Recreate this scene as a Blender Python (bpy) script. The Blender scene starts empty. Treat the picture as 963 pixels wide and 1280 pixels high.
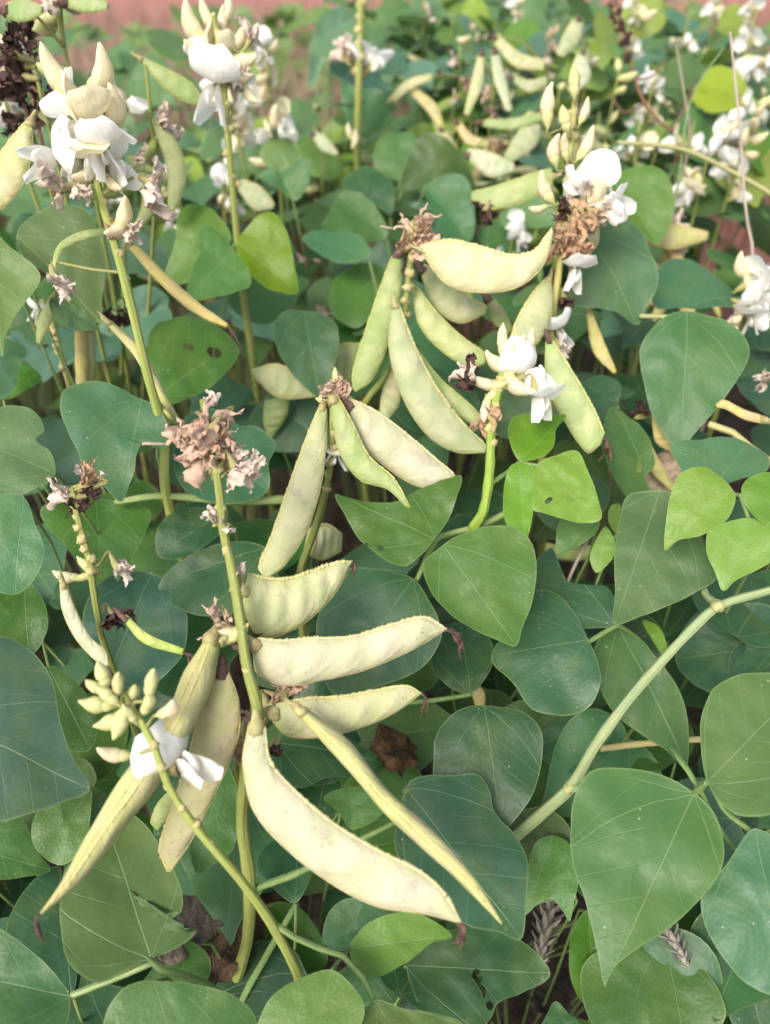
import bpy, math, random
import numpy as np
from mathutils import Vector, Matrix, Euler, noise

R = math.radians
rnd = random.Random(7)
scene = bpy.context.scene
COL = scene.collection

# ------------------------------------------------------------------ camera
PW, PH, FPX = 963.0, 1280.0, 931.0          # photograph size and focal length in its pixels
PITCH = R(38)
CAM = Vector((0, 0, 0.95))
FWD = Vector((0, math.cos(PITCH), -math.sin(PITCH)))
RGT = Vector((1, 0, 0))
UPV = Vector((0, math.sin(PITCH), math.cos(PITCH)))
cd = bpy.data.cameras.new('camera')
cam = bpy.data.objects.new('camera', cd)
COL.objects.link(cam)
cam.location = CAM
cam.rotation_euler = (R(90) - PITCH, 0, 0)
cd.sensor_fit = 'VERTICAL'
cd.sensor_height = 24.0
cd.lens = 24.0 * FPX / PH
cd.clip_start = 0.02
cd.clip_end = 400
cd.dof.use_dof = True
cd.dof.focus_distance = 0.45
cd.dof.aperture_fstop = cd.lens / 5.2
scene.camera = cam

# ------------------------------------------------------------------ sky, sun, exposure
SUN_EL, SUN_AZ = R(46), R(212)
w = bpy.data.worlds.new('World')
scene.world = w
w.use_nodes = True
wn = w.node_tree
sky = wn.nodes.new('ShaderNodeTexSky')
sky.sky_type = 'NISHITA'
sky.sun_disc = False
sky.sun_elevation = SUN_EL
sky.sun_rotation = SUN_AZ
sky.air_density = 1.0
sky.dust_density = 3.0
sky.ozone_density = 1.0
bgn = wn.nodes['Background']
hz = wn.nodes.new('ShaderNodeHueSaturation')      # thin high cloud: a paler sky all over
hz.inputs['Saturation'].default_value = 0.6
wn.links.new(sky.outputs[0], hz.inputs['Color'])
wn.links.new(hz.outputs[0], bgn.inputs['Color'])
bgn.inputs['Strength'].default_value = 0.15
sl = bpy.data.lights.new('sun', 'SUN')
sl.energy = 1.5
sl.angle = R(28)
sl.color = (1.0, 0.95, 0.86)
sun = bpy.data.objects.new('sun', sl)
COL.objects.link(sun)
sdir = Vector((math.sin(SUN_AZ) * math.cos(SUN_EL), math.cos(SUN_AZ) * math.cos(SUN_EL), math.sin(SUN_EL)))
sun.rotation_euler = sdir.to_track_quat('Z', 'Y').to_euler()
sun.location = sdir * 5
scene.view_settings.view_transform = 'Standard'
scene.view_settings.look = 'None'
scene.view_settings.gamma = 1
scene.view_settings.use_curve_mapping = False
scene.view_settings.exposure = 0.98
scene.cycles.use_denoising = True
scene.cycles.use_adaptive_sampling = True
scene.cycles.adaptive_threshold = 0.02
scene.cycles.max_bounces = 6
scene.cycles.diffuse_bounces = 3
scene.cycles.glossy_bounces = 2
scene.cycles.transparent_max_bounces = 6

# ------------------------------------------------------------------ helpers: place
def ray(px, py):
    return FWD + RGT * ((px - PW / 2) / FPX) - UPV * ((py - PH / 2) / FPX)
def P(px, py, d):
    return CAM + ray(px, py) * d
_cy = [-60, 0, 60, 100, 200, 300, 450, 600, 700, 900, 1100, 1280, 1500]
_cd = [2.0, 1.6, 1.38, 1.2, .92, .76, .63, .55, .51, .46, .42, .385, .36]
def dc(py):                                   # how far the top of the bean canopy is, row by row
    return float(np.interp(py, _cy, _cd))
_tab = [P(PW / 2, y, dc(y)) for y in _cy][::-1]
_ty = [p.y for p in _tab]; _tz = [p.z for p in _tab]
def canopy(y):
    return float(np.interp(y, _ty, _tz))

# ------------------------------------------------------------------ helpers: objects
def link(name, mesh, parent=None, M=None, kind=None):
    o = bpy.data.objects.new(name, mesh)
    COL.objects.link(o)
    if parent is not None:
        o.parent = parent
    if M is not None:
        o.matrix_basis = M
    if kind:
        o['kind'] = kind
    return o
def part(name, mesh, plant, M=None, col=None):           # M in world space
    T = Matrix.Translation(-plant.location)
    o = link(name, mesh, plant, T @ (M if M is not None else Matrix.Identity(4)))
    if col is not None:
        o.color = (col[0], col[1], col[2], 1)
    return o
def sub(name, mesh, parent, col=None):                   # same frame as its part
    o = link(name, mesh, parent)
    o.color = (*col, 1) if col is not None else parent.color
    return o
def mesh_from(name, verts, faces, mat, uvs=None, smooth=True):
    me = bpy.data.meshes.new(name)
    me.from_pydata([tuple(v) for v in verts], [], faces)
    if uvs is not None:
        ul = me.uv_layers.new(name='uv')
        li = np.empty(len(me.loops), dtype=np.int32)
        me.loops.foreach_get('vertex_index', li)
        ul.data.foreach_set('uv', np.asarray(uvs, dtype=np.float32)[li].ravel())
    if smooth:
        me.polygons.foreach_set('use_smooth', [True] * len(me.polygons))
    me.materials.append(mat)
    me.update()
    return me
def empty(name, loc, label, cat, group=None):
    o = bpy.data.objects.new(name, None)
    COL.objects.link(o)
    o.location = loc
    o.empty_display_size = 0.02
    o['label'] = label
    o['category'] = cat
    if group:
        o['group'] = group
    return o
def catmull(pts, n, closed=False):
    pts = [Vector(p) for p in pts]
    if closed:
        ext = [pts[-1]] + pts + [pts[0], pts[1]]
        segs = len(pts)
    else:
        ext = [pts[0] * 2 - pts[1]] + pts + [pts[-1] * 2 - pts[-2]]
        segs = len(pts) - 1
    L = [max(1e-9, (ext[i + 2] - ext[i + 1]).length) for i in range(segs)]
    cum = np.concatenate([[0], np.cumsum(L)])
    out = []
    tot = cum[-1]
    for k in range(n):
        s = tot * (k / n if closed else k / (n - 1))
        i = min(segs - 1, int(np.searchsorted(cum, s, side='right')) - 1)
        t = (s - cum[i]) / L[i]
        p0, p1, p2, p3 = ext[i], ext[i + 1], ext[i + 2], ext[i + 3]
        sc = L[i]
        # tangents scaled for uneven spacing
        m1 = (p2 - p0) * (sc / max(1e-9, (p1 - p0).length + sc))
        m2 = (p3 - p1) * (sc / max(1e-9, (p3 - p2).length + sc))
        t2, t3 = t * t, t * t * t
        out.append(p1 * (2 * t3 - 3 * t2 + 1) + m1 * (t3 - 2 * t2 + t) + p2 * (-2 * t3 + 3 * t2) + m2 * (t3 - t2))
    return out
def tube_geo(path, radii, sides=7, n=None, wob=0.0, seed=0):
    n = n or max(5, len(path) * 4)
    c = catmull(path, n)
    rr = np.interp(np.linspace(0, 1, n), np.linspace(0, 1, len(radii)), radii)
    verts, faces, uvs = [], [], []
    ref = Vector((0.13, 0.92, 0.37)).normalized()
    for i, p in enumerate(c):
        t = (c[min(n - 1, i + 1)] - c[max(0, i - 1)]).normalized()
        a = t.cross(ref)
        if a.length < 1e-4:
            a = t.cross(Vector((1, 0, 0)))
        a.normalize()
        b = t.cross(a)
        k = 1 + (wob * noise.noise(Vector((i * 0.6, seed, 0))) if wob else 0)
        for j in range(sides):
            an = 2 * math.pi * j / sides
            verts.append(p + (a * math.cos(an) + b * math.sin(an)) * rr[i] * k)
            uvs.append((i / (n - 1), j / sides))
    for i in range(n - 1):
        for j in range(sides):
            j2 = (j + 1) % sides
            faces.append((i * sides + j, i * sides + j2, (i + 1) * sides + j2, (i + 1) * sides + j))
    faces.append(tuple(range(sides))[::-1])
    faces.append(tuple((n - 1) * sides + j for j in range(sides)))
    return verts, faces, uvs
def tube(name, path, radii, mat, sides=7, n=None, wob=0.0, seed=0):
    v, f, u = tube_geo(path, radii, sides, n, wob, seed)
    return mesh_from(name, v, f, mat, u)
def merge(geos):
    V, F, U = [], [], []
    for v, f, u in geos:
        o = len(V)
        V += v; U += u
        F += [tuple(i + o for i in q) for q in f]
    return V, F, U

# ------------------------------------------------------------------ helpers: node materials
class S:
    """a socket that does arithmetic"""
    def __init__(s, nt, sock): s.nt, s.k = nt, sock
    def _m(s, op, *a, clamp=False):
        n = s.nt.nodes.new('ShaderNodeMath'); n.operation = op; n.use_clamp = clamp
        for i, x in enumerate((s,) + a):
            if isinstance(x, S): s.nt.links.new(x.k, n.inputs[i])
            else: n.inputs[i].default_value = x
        return S(s.nt, n.outputs[0])
    def __add__(s, o): return s._m('ADD', o)
    __radd__ = __add__
    def __sub__(s, o): return s._m('SUBTRACT', o)
    def __mul__(s, o): return s._m('MULTIPLY', o)
    __rmul__ = __mul__
    def __truediv__(s, o): return s._m('DIVIDE', o)
    def abs(s): return s._m('ABSOLUTE')
    def fract(s): return s._m('FRACT')
    def sin(s): return s._m('SINE')
    def pow(s, e): return s._m('POWER', e)
    def max(s, o): return s._m('MAXIMUM', o)
    def min(s, o): return s._m('MINIMUM', o)
    def gt(s, o): return s._m('GREATER_THAN', o)
    def lt(s, o): return s._m('LESS_THAN', o)
    def ramp(s, a, b, lo=0.0, hi=1.0):
        n = s.nt.nodes.new('ShaderNodeMapRange'); n.interpolation_type = 'SMOOTHSTEP'
        s.nt.links.new(s.k, n.inputs[0])
        for i, x in enumerate((a, b, lo, hi)):
            if isinstance(x, S): s.nt.links.new(x.k, n.inputs[i + 1])
            else: n.inputs[i + 1].default_value = x
        return S(s.nt, n.outputs[0])
class Mat:
    def __init__(s, name):
        s.m = bpy.data.materials.new(name); s.m.use_nodes = True
        s.nt = s.m.node_tree; s.nt.nodes.clear()
        s.out = s.nt.nodes.new('ShaderNodeOutputMaterial')
    def node(s, t, **kw):
        n = s.nt.nodes.new(t)
        for k, v in kw.items(): setattr(n, k, v)
        return n
    def lk(s, a, b): s.nt.links.new(a.k if isinstance(a, S) else a, b)
    def uv(s):
        n = s.node('ShaderNodeUVMap'); n.uv_map = 'uv'
        x = s.node('ShaderNodeSeparateXYZ'); s.lk(n.outputs[0], x.inputs[0])
        return S(s.nt, x.outputs[0]), S(s.nt, x.outputs[1]), n.outputs[0]
    def info(s):
        n = s.node('ShaderNodeObjectInfo')
        return n.outputs['Color'], S(s.nt, n.outputs['Random']), n
    def obj(s):
        return s.node('ShaderNodeTexCoord').outputs['Object']
    def noise(s, vec, scale, detail=3, rough=.55, off=None, dist=0.0, flat=False):
        n = s.node('ShaderNodeTexNoise')
        if flat: n.noise_dimensions = '2D'
        n.inputs['Scale'].default_value = scale
        n.inputs['Detail'].default_value = detail; n.inputs['Roughness'].default_value = rough
        n.inputs['Distortion'].default_value = dist
        if off is not None:
            n.noise_dimensions = '4D'
            s.lk(off, n.inputs['W'])
        s.lk(vec, n.inputs['Vector'])
        return S(s.nt, n.outputs['Fac'])
    def voronoi(s, vec, scale, feature='F1', out='Distance', rand=1.0, flat=False):
        n = s.node('ShaderNodeTexVoronoi'); n.feature = feature
        if flat: n.voronoi_dimensions = '2D'
        n.inputs['Scale'].default_value = scale
        n.inputs['Randomness'].default_value = rand
        s.lk(vec, n.inputs['Vector'])
        return S(s.nt, n.outputs[out])
    def mix(s, f, a, b, mode='MIX'):
        n = s.node('ShaderNodeMix', data_type='RGBA', blend_type=mode)
        for x, sock in ((f, n.inputs[0]), (a, n.inputs[6]), (b, n.inputs[7])):
            if isinstance(x, S): s.lk(x, sock)
            elif isinstance(x, (int, float)): sock.default_value = x
            elif isinstance(x, tuple): sock.default_value = (*x, 1)
            else: s.lk(x, sock)
        return n.outputs[2]
    def hsv(s, col, h, sat, v):
        n = s.node('ShaderNodeHueSaturation')
        for x, k in ((h, 'Hue'), (sat, 'Saturation'), (v, 'Value')):
            if isinstance(x, S): s.lk(x, n.inputs[k])
            else: n.inputs[k].default_value = x
        s.lk(col, n.inputs['Color'])
        return n.outputs[0]
    def bump(s, h, strength, dist):
        n = s.node('ShaderNodeBump'); n.inputs['Strength'].default_value = strength
        n.inputs['Distance'].default_value = dist
        s.lk(h, n.inputs['Height'])
        return n.outputs[0]
    def surf(s, col, rough=.5, spec=.5, nrm=None, trans=0.0, tcol=None, sheen=0.0, sss=0.0):
        p = s.node('ShaderNodeBsdfPrincipled')
        if isinstance(col, tuple): p.inputs['Base Color'].default_value = (*col, 1)
        else: s.lk(col, p.inputs['Base Color'])
        if isinstance(rough, S): s.lk(rough, p.inputs['Roughness'])
        else: p.inputs['Roughness'].default_value = rough
        p.inputs['Specular IOR Level'].default_value = spec
        if sheen:
            p.inputs['Sheen Weight'].default_value = sheen
        if sss:
            p.inputs['Subsurface Weight'].default_value = sss
            p.inputs['Subsurface Radius'].default_value = (1, .8, .4)
            p.inputs['Subsurface Scale'].default_value = .004
        if nrm is not None: s.lk(nrm, p.inputs['Normal'])
        res = p.outputs[0]
        if trans:
            t = s.node('ShaderNodeBsdfTranslucent')
            tc = tcol if tcol is not None else col
            if isinstance(tc, tuple): t.inputs['Color'].default_value = (*tc, 1)
            else: s.lk(tc, t.inputs['Color'])
            if nrm is not None: s.lk(nrm, t.inputs['Normal'])
            mx = s.node('ShaderNodeMixShader'); mx.inputs[0].default_value = trans
            s.lk(res, mx.inputs[1]); s.lk(t.outputs[0], mx.inputs[2])
            res = mx.outputs[0]
        s.lk(res, s.out.inputs['Surface'])
        return s.m

def mat_leaf():
    m = Mat('bean_leaf')
    u, v, uvv = m.uv()
    col, rn, _ = m.info()
    rimn = m.node('ShaderNodeUVMap'); rimn.uv_map = 'rim'
    rx = m.node('ShaderNodeSeparateXYZ'); m.lk(rimn.outputs[0], rx.inputs[0])
    rim = S(m.nt, rx.outputs[0]).ramp(.965, 1.0)
    off = m.node('ShaderNodeCombineXYZ')
    m.lk(rn * 37, off.inputs[0]); m.lk(rn * 91, off.inputs[1])
    va = m.node('ShaderNodeVectorMath', operation='ADD')
    m.lk(uvv, va.inputs[0]); m.lk(off.outputs[0], va.inputs[1])
    q = va.outputs[0]
    nb_ = m.node('ShaderNodeTexNoise', noise_dimensions='2D'); nb_.inputs['Scale'].default_value = 2.6; nb_.inputs['Detail'].default_value = 3
    m.lk(q, nb_.inputs['Vector'])
    sp3 = m.node('ShaderNodeSeparateColor'); m.lk(nb_.outputs['Color'], sp3.inputs[0])
    big, n_b, n_c = (S(m.nt, sp3.outputs[i]) for i in range(3))
    fine = m.noise(q, 15.0, 3, flat=True)
    a = v.abs()
    aw = a + (n_b - .5) * .05
    uw = u + (n_c - .5) * .05
    mid = (v + (n_b - .5) * .012).abs().ramp(0.0022, 0.0068, 1.0, 0.0) * u.ramp(.75, 1.0, 1.0, 0.25)
    bl = u * .98 - u * u * .5
    basal = (aw - bl).abs().ramp(0.0018, 0.0065, .85, 0.0) * u.ramp(.45, .72, 1.0, 0.0)
    basal2 = (aw - uw * 2.4 - .01).abs().ramp(0.003, 0.012, .5, 0.0) * a.ramp(.2, .36, 1.0, 0.0) * u.gt(-.02)
    inner = aw.lt(bl)
    t1 = ((uw - aw * 1.0) * 5.1 + .3 + rn * .4).fract()
    s1 = ((t1 - .5).abs()).ramp(0.008, 0.032, .42, 0.0) * inner * u.ramp(.24, .34)
    t2 = ((aw * 1.0 - uw * .40) * 5.6 + .1 + rn * .3).fract()
    s2 = ((t2 - .5).abs()).ramp(0.008, 0.032, .26, 0.0) * (inner * -1.0 + 1.0) * u.gt(0.08)
    vein = mid.max(basal).max(basal2).max(s1).max(s2)
    cells = m.voronoi(q, 26.0, flat=True)
    hv = m.hsv(col, rn * .03 + .478, (rn * 7.3).fract() * .2 + .98, (rn * 13.7).fract() * .36 + .78)
    c = m.mix(big.ramp(.40, .80) * .4, hv, m.mix(.5, hv, (.17, .22, .035)))
    c = m.mix(fine.ramp(.35, .75) * .16, c, m.hsv(c, .5, 1.05, .7))
    c = m.mix(vein * .32, c, (.28, .38, .19))
    c = m.mix(rim * .32, c, (.30, .38, .15))
    sp = m.voronoi(q, 8.0, flat=True)
    spot = (sp + (fine - .5) * .06).ramp(.03, .06, 1.0, 0.0)
    c = m.mix(spot * n_c.gt(.655) * .7, c, (.46, .45, .38))
    c = m.mix(spot * n_c.lt(.34) * .85, c, (.10, .06, .025))
    tearing = fine.ramp(.70, .74) * big.gt(.56)
    c = m.mix(tearing * .3, c, (.26, .22, .09))
    geo = m.node('ShaderNodeNewGeometry')
    back = S(m.nt, geo.outputs['Backfacing'])
    c = m.mix(back, c, m.mix(.4, c, (.18, .27, .13)))
    h = vein * -.7 + cells * .24 + fine * .16 + n_b * .2
    nb = m.bump(h, .36, .0016)
    rough = fine * .16 + .36
    tc = m.hsv(c, .485, 1.15, 1.5)
    return m.surf(c, rough, .40, nb, .29, tc)

def mat_pod():
    m = Mat('bean_pod')
    u, v, uvv = m.uv()
    col, rn, _ = m.info()
    ob = m.obj()
    n1 = m.noise(ob, 60, 4, off=rn * 40)
    n2 = m.noise(ob, 420, 3)
    edge = (v * (2 * math.pi))._m('COSINE').abs()
    c = m.mix(n1.ramp(.36, .66) * .75, col, m.hsv(col, .555, 1.25, .82))
    c = m.mix(edge.ramp(.55, 1.0) * .5, c, m.hsv(col, .515, 1.4, .84))
    tip = u.ramp(.0, .2, 1.0, 0.0).max(u.ramp(.82, 1.0))
    c = m.mix(tip * .6, c, m.hsv(col, .545, 1.4, .74))
    bl = m.noise(ob, 85, 3, off=rn * 11).ramp(.54, .70)
    c = m.mix(bl * .4, c, (.28, .24, .19))
    sp = m.voronoi(ob, 330)
    spot = sp.ramp(.10, .2, 1.0, 0.0) * m.noise(ob, 70, 3, off=rn * 5).ramp(.52, .60)
    c = m.mix(spot * .8, c, (.10, .06, .03))
    c = m.mix(n2.ramp(.42, .8) * .3, c, m.hsv(c, .5, 1.0, .82))
    # oblique creases between the seeds
    cr = ((u * 34 + (v * (4 * math.pi))._m('COSINE') * 2.2 + n1 * 5).sin()).ramp(.2, 1.0)
    nb = m.bump(n2 * .5 + n1 * 1.6 + cr * .3, .6, .0012)
    return m.surf(c, .58, .3, nb, .05, col, sss=.08)

def mat_simple(name, base, var, rough=.6, spec=.3, scale=200, trans=0.0, bump=.3, objcol=False, sss=0.0, flat=.5):
    m = Mat(name)
    ob = m.obj()
    col, rn, _ = m.info()
    n = m.noise(ob, scale, 4, off=rn * 60)
    n3 = m.noise(ob, scale * .3, 2, off=rn * 33)
    b = col if objcol else base
    if objcol:
        c = m.mix(n.ramp(.38, .7), b, m.mix(var[3], b, var[:3]))
    else:
        c = m.mix(n.ramp(.38, .7), b, var[:3])
    c = m.hsv(c, .5, 1.0, n3 * flat + (1.0 - flat * .55))
    nb = m.bump(n, bump, .0012)
    return m.surf(c, rough, spec, nb, trans, c, sss=sss)

def mat_ground():
    m = Mat('earth')
    ob = m.obj()
    x = m.node('ShaderNodeSeparateXYZ'); m.lk(ob, x.inputs[0])
    y = S(m.nt, x.outputs[1])
    n1 = m.noise(ob, 1.3, 5)
    n2 = m.noise(ob, 38, 6)
    n3 = m.noise(ob, 6.0, 5, .7)
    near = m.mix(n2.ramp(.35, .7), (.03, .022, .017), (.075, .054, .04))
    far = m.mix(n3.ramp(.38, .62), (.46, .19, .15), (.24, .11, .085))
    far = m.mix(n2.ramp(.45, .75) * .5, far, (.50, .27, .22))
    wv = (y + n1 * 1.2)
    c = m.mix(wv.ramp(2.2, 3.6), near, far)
    nb = m.bump(n2 + n3, .8, .02)
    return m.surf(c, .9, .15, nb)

def mat_petal(name, base, vein, spot):
    m = Mat(name)
    u, v, uvv = m.uv()
    col, rn, _ = m.info()
    n = m.noise(uvv, 6.0, 3, off=rn * 40)
    lines = (((v - .5) / (u * .8 + .35) * 46 + n * 3).sin()).ramp(.55, 1.0)
    c = m.mix(lines * .22, base, vein)
    c = m.mix(u.ramp(.0, .30, .7, 0.0), c, (.66, .66, .34))
    br = m.noise(uvv, 11.0, 4, off=rn * 70).ramp(.66, .74)
    c = m.mix(br * .5, c, spot)
    nb = m.bump(lines * .5 + n * 1.5, .35, .0008)
    return m.surf(c, .55, .22, nb, .36, c)
def mat_stem():
    m = Mat('green_stem')
    u, v, uvv = m.uv()
    col, rn, _ = m.info()
    ob = m.obj()
    cmb = m.node('ShaderNodeCombineXYZ')
    m.lk(u * 9, cmb.inputs[0]); m.lk((v * 6.2832).sin() * 2.2, cmb.inputs[1]); m.lk((v * 6.2832)._m('COSINE') * 2.2, cmb.inputs[2])
    streak = m.noise(cmb.outputs[0], 2.2, 4, off=rn * 30)
    n = m.noise(ob, 120, 4, off=rn * 60)
    n3 = m.noise(ob, 45, 2, off=rn * 20)
    c = m.mix(streak.ramp(.35, .7) * .6, col, m.hsv(col, .52, 1.15, .66))
    c = m.mix(n.ramp(.55, .75) * .5, c, (.42, .36, .19))
    c = m.mix(n3.ramp(.60, .72) * .35, c, (.20, .13, .07))
    fl = m.voronoi(ob, 380).ramp(.10, .2, 1.0, 0.0)
    c = m.mix(fl * .4, c, (.5, .46, .3))
    rdg = (v * (6.2832 * 6)).sin()
    nb = m.bump(streak * 1.2 + n * .7 + rdg * .25, .55, .0012)
    return m.surf(c, .6, .3, nb)
LEAF = mat_leaf(); POD = mat_pod(); EARTH = mat_ground()
STEM = mat_stem()
SUTURE = mat_simple('pod_suture', (.6, .5, .2), (.62, .52, .20, .55), .55, .3, 500, objcol=True, bump=.4)
WHITE = mat_petal('white_petal', (.95, .915, .85), (.82, .79, .70), (.62, .48, .32))
CREAM = mat_petal('cream_petal', (.88, .78, .53), (.76, .64, .36), (.55, .38, .2))
GBUD = mat_simple('green_bud', (.62, .58, .29), (.46, .49, .17, 0), .5, .3, 200, trans=.1, bump=.2)
CALYX = mat_simple('calyx', (.40, .38, .16), (.30, .20, .09, 0), .6, .3, 260, trans=.08, bump=.3)
PINK = mat_simple('withered_petal', (.88, .65, .49), (.52, .30, .19, 0), .7, .2, 900, trans=.18, bump=.6)
PALE = mat_simple('pale_withered_petal', (.86, .74, .63), (.70, .50, .38, 0), .7, .2, 700, trans=.2, bump=.5)
TAN = mat_simple('tan_withered_petal', (.76, .52, .32), (.48, .26, .15, 0), .7, .2, 700, trans=.15, bump=.6)
DARK = mat_simple('dark_withered', (.085, .048, .040), (.17, .10, .075, 0), .75, .2, 260, trans=.0, bump=.7)
def mat_dry():
    m = Mat('dry_leaf')
    u, v, uvv = m.uv()
    col, rn, _ = m.info()
    n = m.noise(uvv, 7, 5, off=rn * 30)
    a = v.abs()
    rib = a.ramp(.004, .014, 1.0, 0.0).max((((u - a) * 6).fract() - .5).abs().ramp(.02, .07, .7, 0.0))
    c = m.mix(n.ramp(.35, .7), col, m.hsv(col, .5, .8, .4))
    c = m.mix(rib * .5, c, m.hsv(col, .51, .7, 1.7))
    nb = m.bump(n * 1.5 + rib * .6 + m.noise(uvv, 3, 3, off=rn * 9) * 3, .9, .003)
    return m.surf(c, .75, .2, nb, .08, c)
DRYLEAF = mat_dry()
GREY = mat_simple('grey_husk', (.33, .30, .25), (.20, .18, .15, 0), .85, .15, 150, bump=.6)
STRAW = mat_simple('dry_grass', (.42, .30, .18), (.30, .20, .14, .5), .8, .15, 40, trans=.15, bump=.2, objcol=True)

# ------------------------------------------------------------------ shape builders
RINGS = (.16, .34, .52, .68, .82, .93, 1.0)
def add_rim(me, rimv):
    ul = me.uv_layers.new(name='rim')
    li = np.empty(len(me.loops), dtype=np.int32)
    me.loops.foreach_get('vertex_index', li)
    a = np.zeros((len(li), 2), dtype=np.float32)
    a[:, 0] = np.asarray(rimv, dtype=np.float32)[li]
    ul.data.foreach_set('uv', a.ravel())
def leaf_mesh(outline, L, fold=.12, droop=.12, wave=.03, seed=0, na=56, holes=(), rings=RINGS, curl=0.0):
    """outline: closed 2-D points, base at the origin, midrib along +x, metres"""
    o2 = catmull([Vector((p[0], p[1], 0)) for p in outline], na, True)
    c = Vector((sum(p.x for p in o2) / na, sum(p.y for p in o2) / na, 0))
    pts, faces = [c], []
    for r in rings:
        for p in o2:
            j = 1.0
            if r == 1.0:
                j = 1 + .012 * noise.noise(Vector((p.x / L * 9, p.y / L * 9, seed * 3.1)))
            pts.append(c + (p - c) * r * j)
    for j in range(na):
        faces.append((0, 1 + j, 1 + (j + 1) % na))
    for k in range(len(rings) - 1):
        for j in range(na):
            j2 = (j + 1) % na
            faces.append((1 + k * na + j, 1 + (k + 1) * na + j, 1 + (k + 1) * na + j2, 1 + k * na + j2))
    # every leaf faces up in its own frame
    area = sum(o2[j].x * o2[(j + 1) % na].y - o2[(j + 1) % na].x * o2[j].y for j in range(na))
    if area < 0:
        faces = [f[::-1] for f in faces]
    if holes:
        keep = []
        for f in faces:
            cx = sum(pts[i].x for i in f) / len(f); cy = sum(pts[i].y for i in f) / len(f)
            if not any(((cx - h[0]) / h[2]) ** 2 + ((cy - h[1]) / h[3]) ** 2 < 1 for h in holes):
                keep.append(f)
        faces = keep
    rimv = [0.0] + [r for r in rings for _ in range(na)]
    verts, uvs = [], []
    for p in pts:
        x, y = p.x / L, p.y / L
        z = fold * (math.sqrt(y * y + .0016) - .04)
        z -= droop * (max(0, x) ** 2) * .8 - droop * .25
        z -= droop * .9 * y * y
        rim = min(1, math.hypot(x - c.x / L, y - c.y / L) * 2)
        z += wave * rim * noise.noise(Vector((x * 3.2, y * 3.2, seed * 7.7))) * 2
        z += .016 * noise.noise(Vector((x * 8, y * 8, seed * 2.3))) + .03 * noise.noise(Vector((x * 2.4, y * 2.4, seed * 5.3)))
        if curl:
            z += curl * max(0, abs(y) - .18) ** 2 * 6
        verts.append((p.x, p.y, z * L))
        uvs.append((x, y))
    me = mesh_from('leaf', verts, faces, LEAF, uvs)
    add_rim(me, rimv)
    return me

def frame(o, x, n):
    x = x.normalized()
    z = (n - x * n.dot(x)).normalized()
    y = z.cross(x)
    M = Matrix((x, y, z)).transposed().to_4x4()
    M.translation = o
    return M

# one leaf drawn by its outline; the plane it lies in leans between the eye and the sky
def hero_leaf_geo(d, base, tip, outline, up=.6, side=0.0, fold=None, droop=None, wave=.03, holes=(), seed=0, curl=0.0, lift=0.0):
    B = P(*base, d)
    n = ((CAM - B).normalized() * .55 + Vector((0, 0, 1)) * up + RGT * side + Vector((0, lift, 0)))
    n.normalize()
    def on(px, py):
        r = ray(px, py)
        return CAM + r * ((B - CAM).dot(n) / r.dot(n))
    T = on(*tip)
    M = frame(B, T - B, n)
    Mi = M.inverted()
    loc = [Mi @ on(*p) for p in outline]
    L = max((T - B).length, max(p.x for p in loc) * .9)
    r2 = random.Random(seed)
    fold = r2.uniform(.06, .34) if fold is None else fold
    droop = r2.uniform(.04, .28) if droop is None else droop
    hl = []
    for h in holes:
        q = Mi @ on(h[0], h[1]); s = d / FPX
        hl.append((q.x, q.y, h[2] * s, h[3] * s))
    big = bool(holes)
    me = leaf_mesh([(p.x, p.y) for p in loc], L, fold, droop, wave, seed, 160 if big else 60, hl,
                   tuple(i / 34 for i in range(1, 35)) if big else RINGS, curl)
    return me, M

_OT = [(0, 0), (-.035, .13), (.03, .31), (.17, .43), (.36, .445), (.56, .35), (.75, .19), (.89, .07), (1, 0)]
def canon(l, r):
    top = [(x, y * l) for x, y in _OT]
    bot = [(x, -y * r) for x, y in _OT[1:-1]][::-1]
    return top + bot
LEAF_VARIANTS = []
for i in range(14):
    l, r_ = [(1, 1), (1.22, .82), (.82, 1.22), (1.05, .98)][i % 4]
    q = canon(l * rnd.uniform(.88, 1.12), r_ * rnd.uniform(.88, 1.12))
    LEAF_VARIANTS.append((leaf_mesh(q, 1.0, rnd.uniform(-.05, .32), rnd.uniform(.02, .3), rnd.uniform(.02, .06), 100 + i,
                                    44, (), (.25, .5, .72, .9, 1.0)), i % 4))

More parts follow.
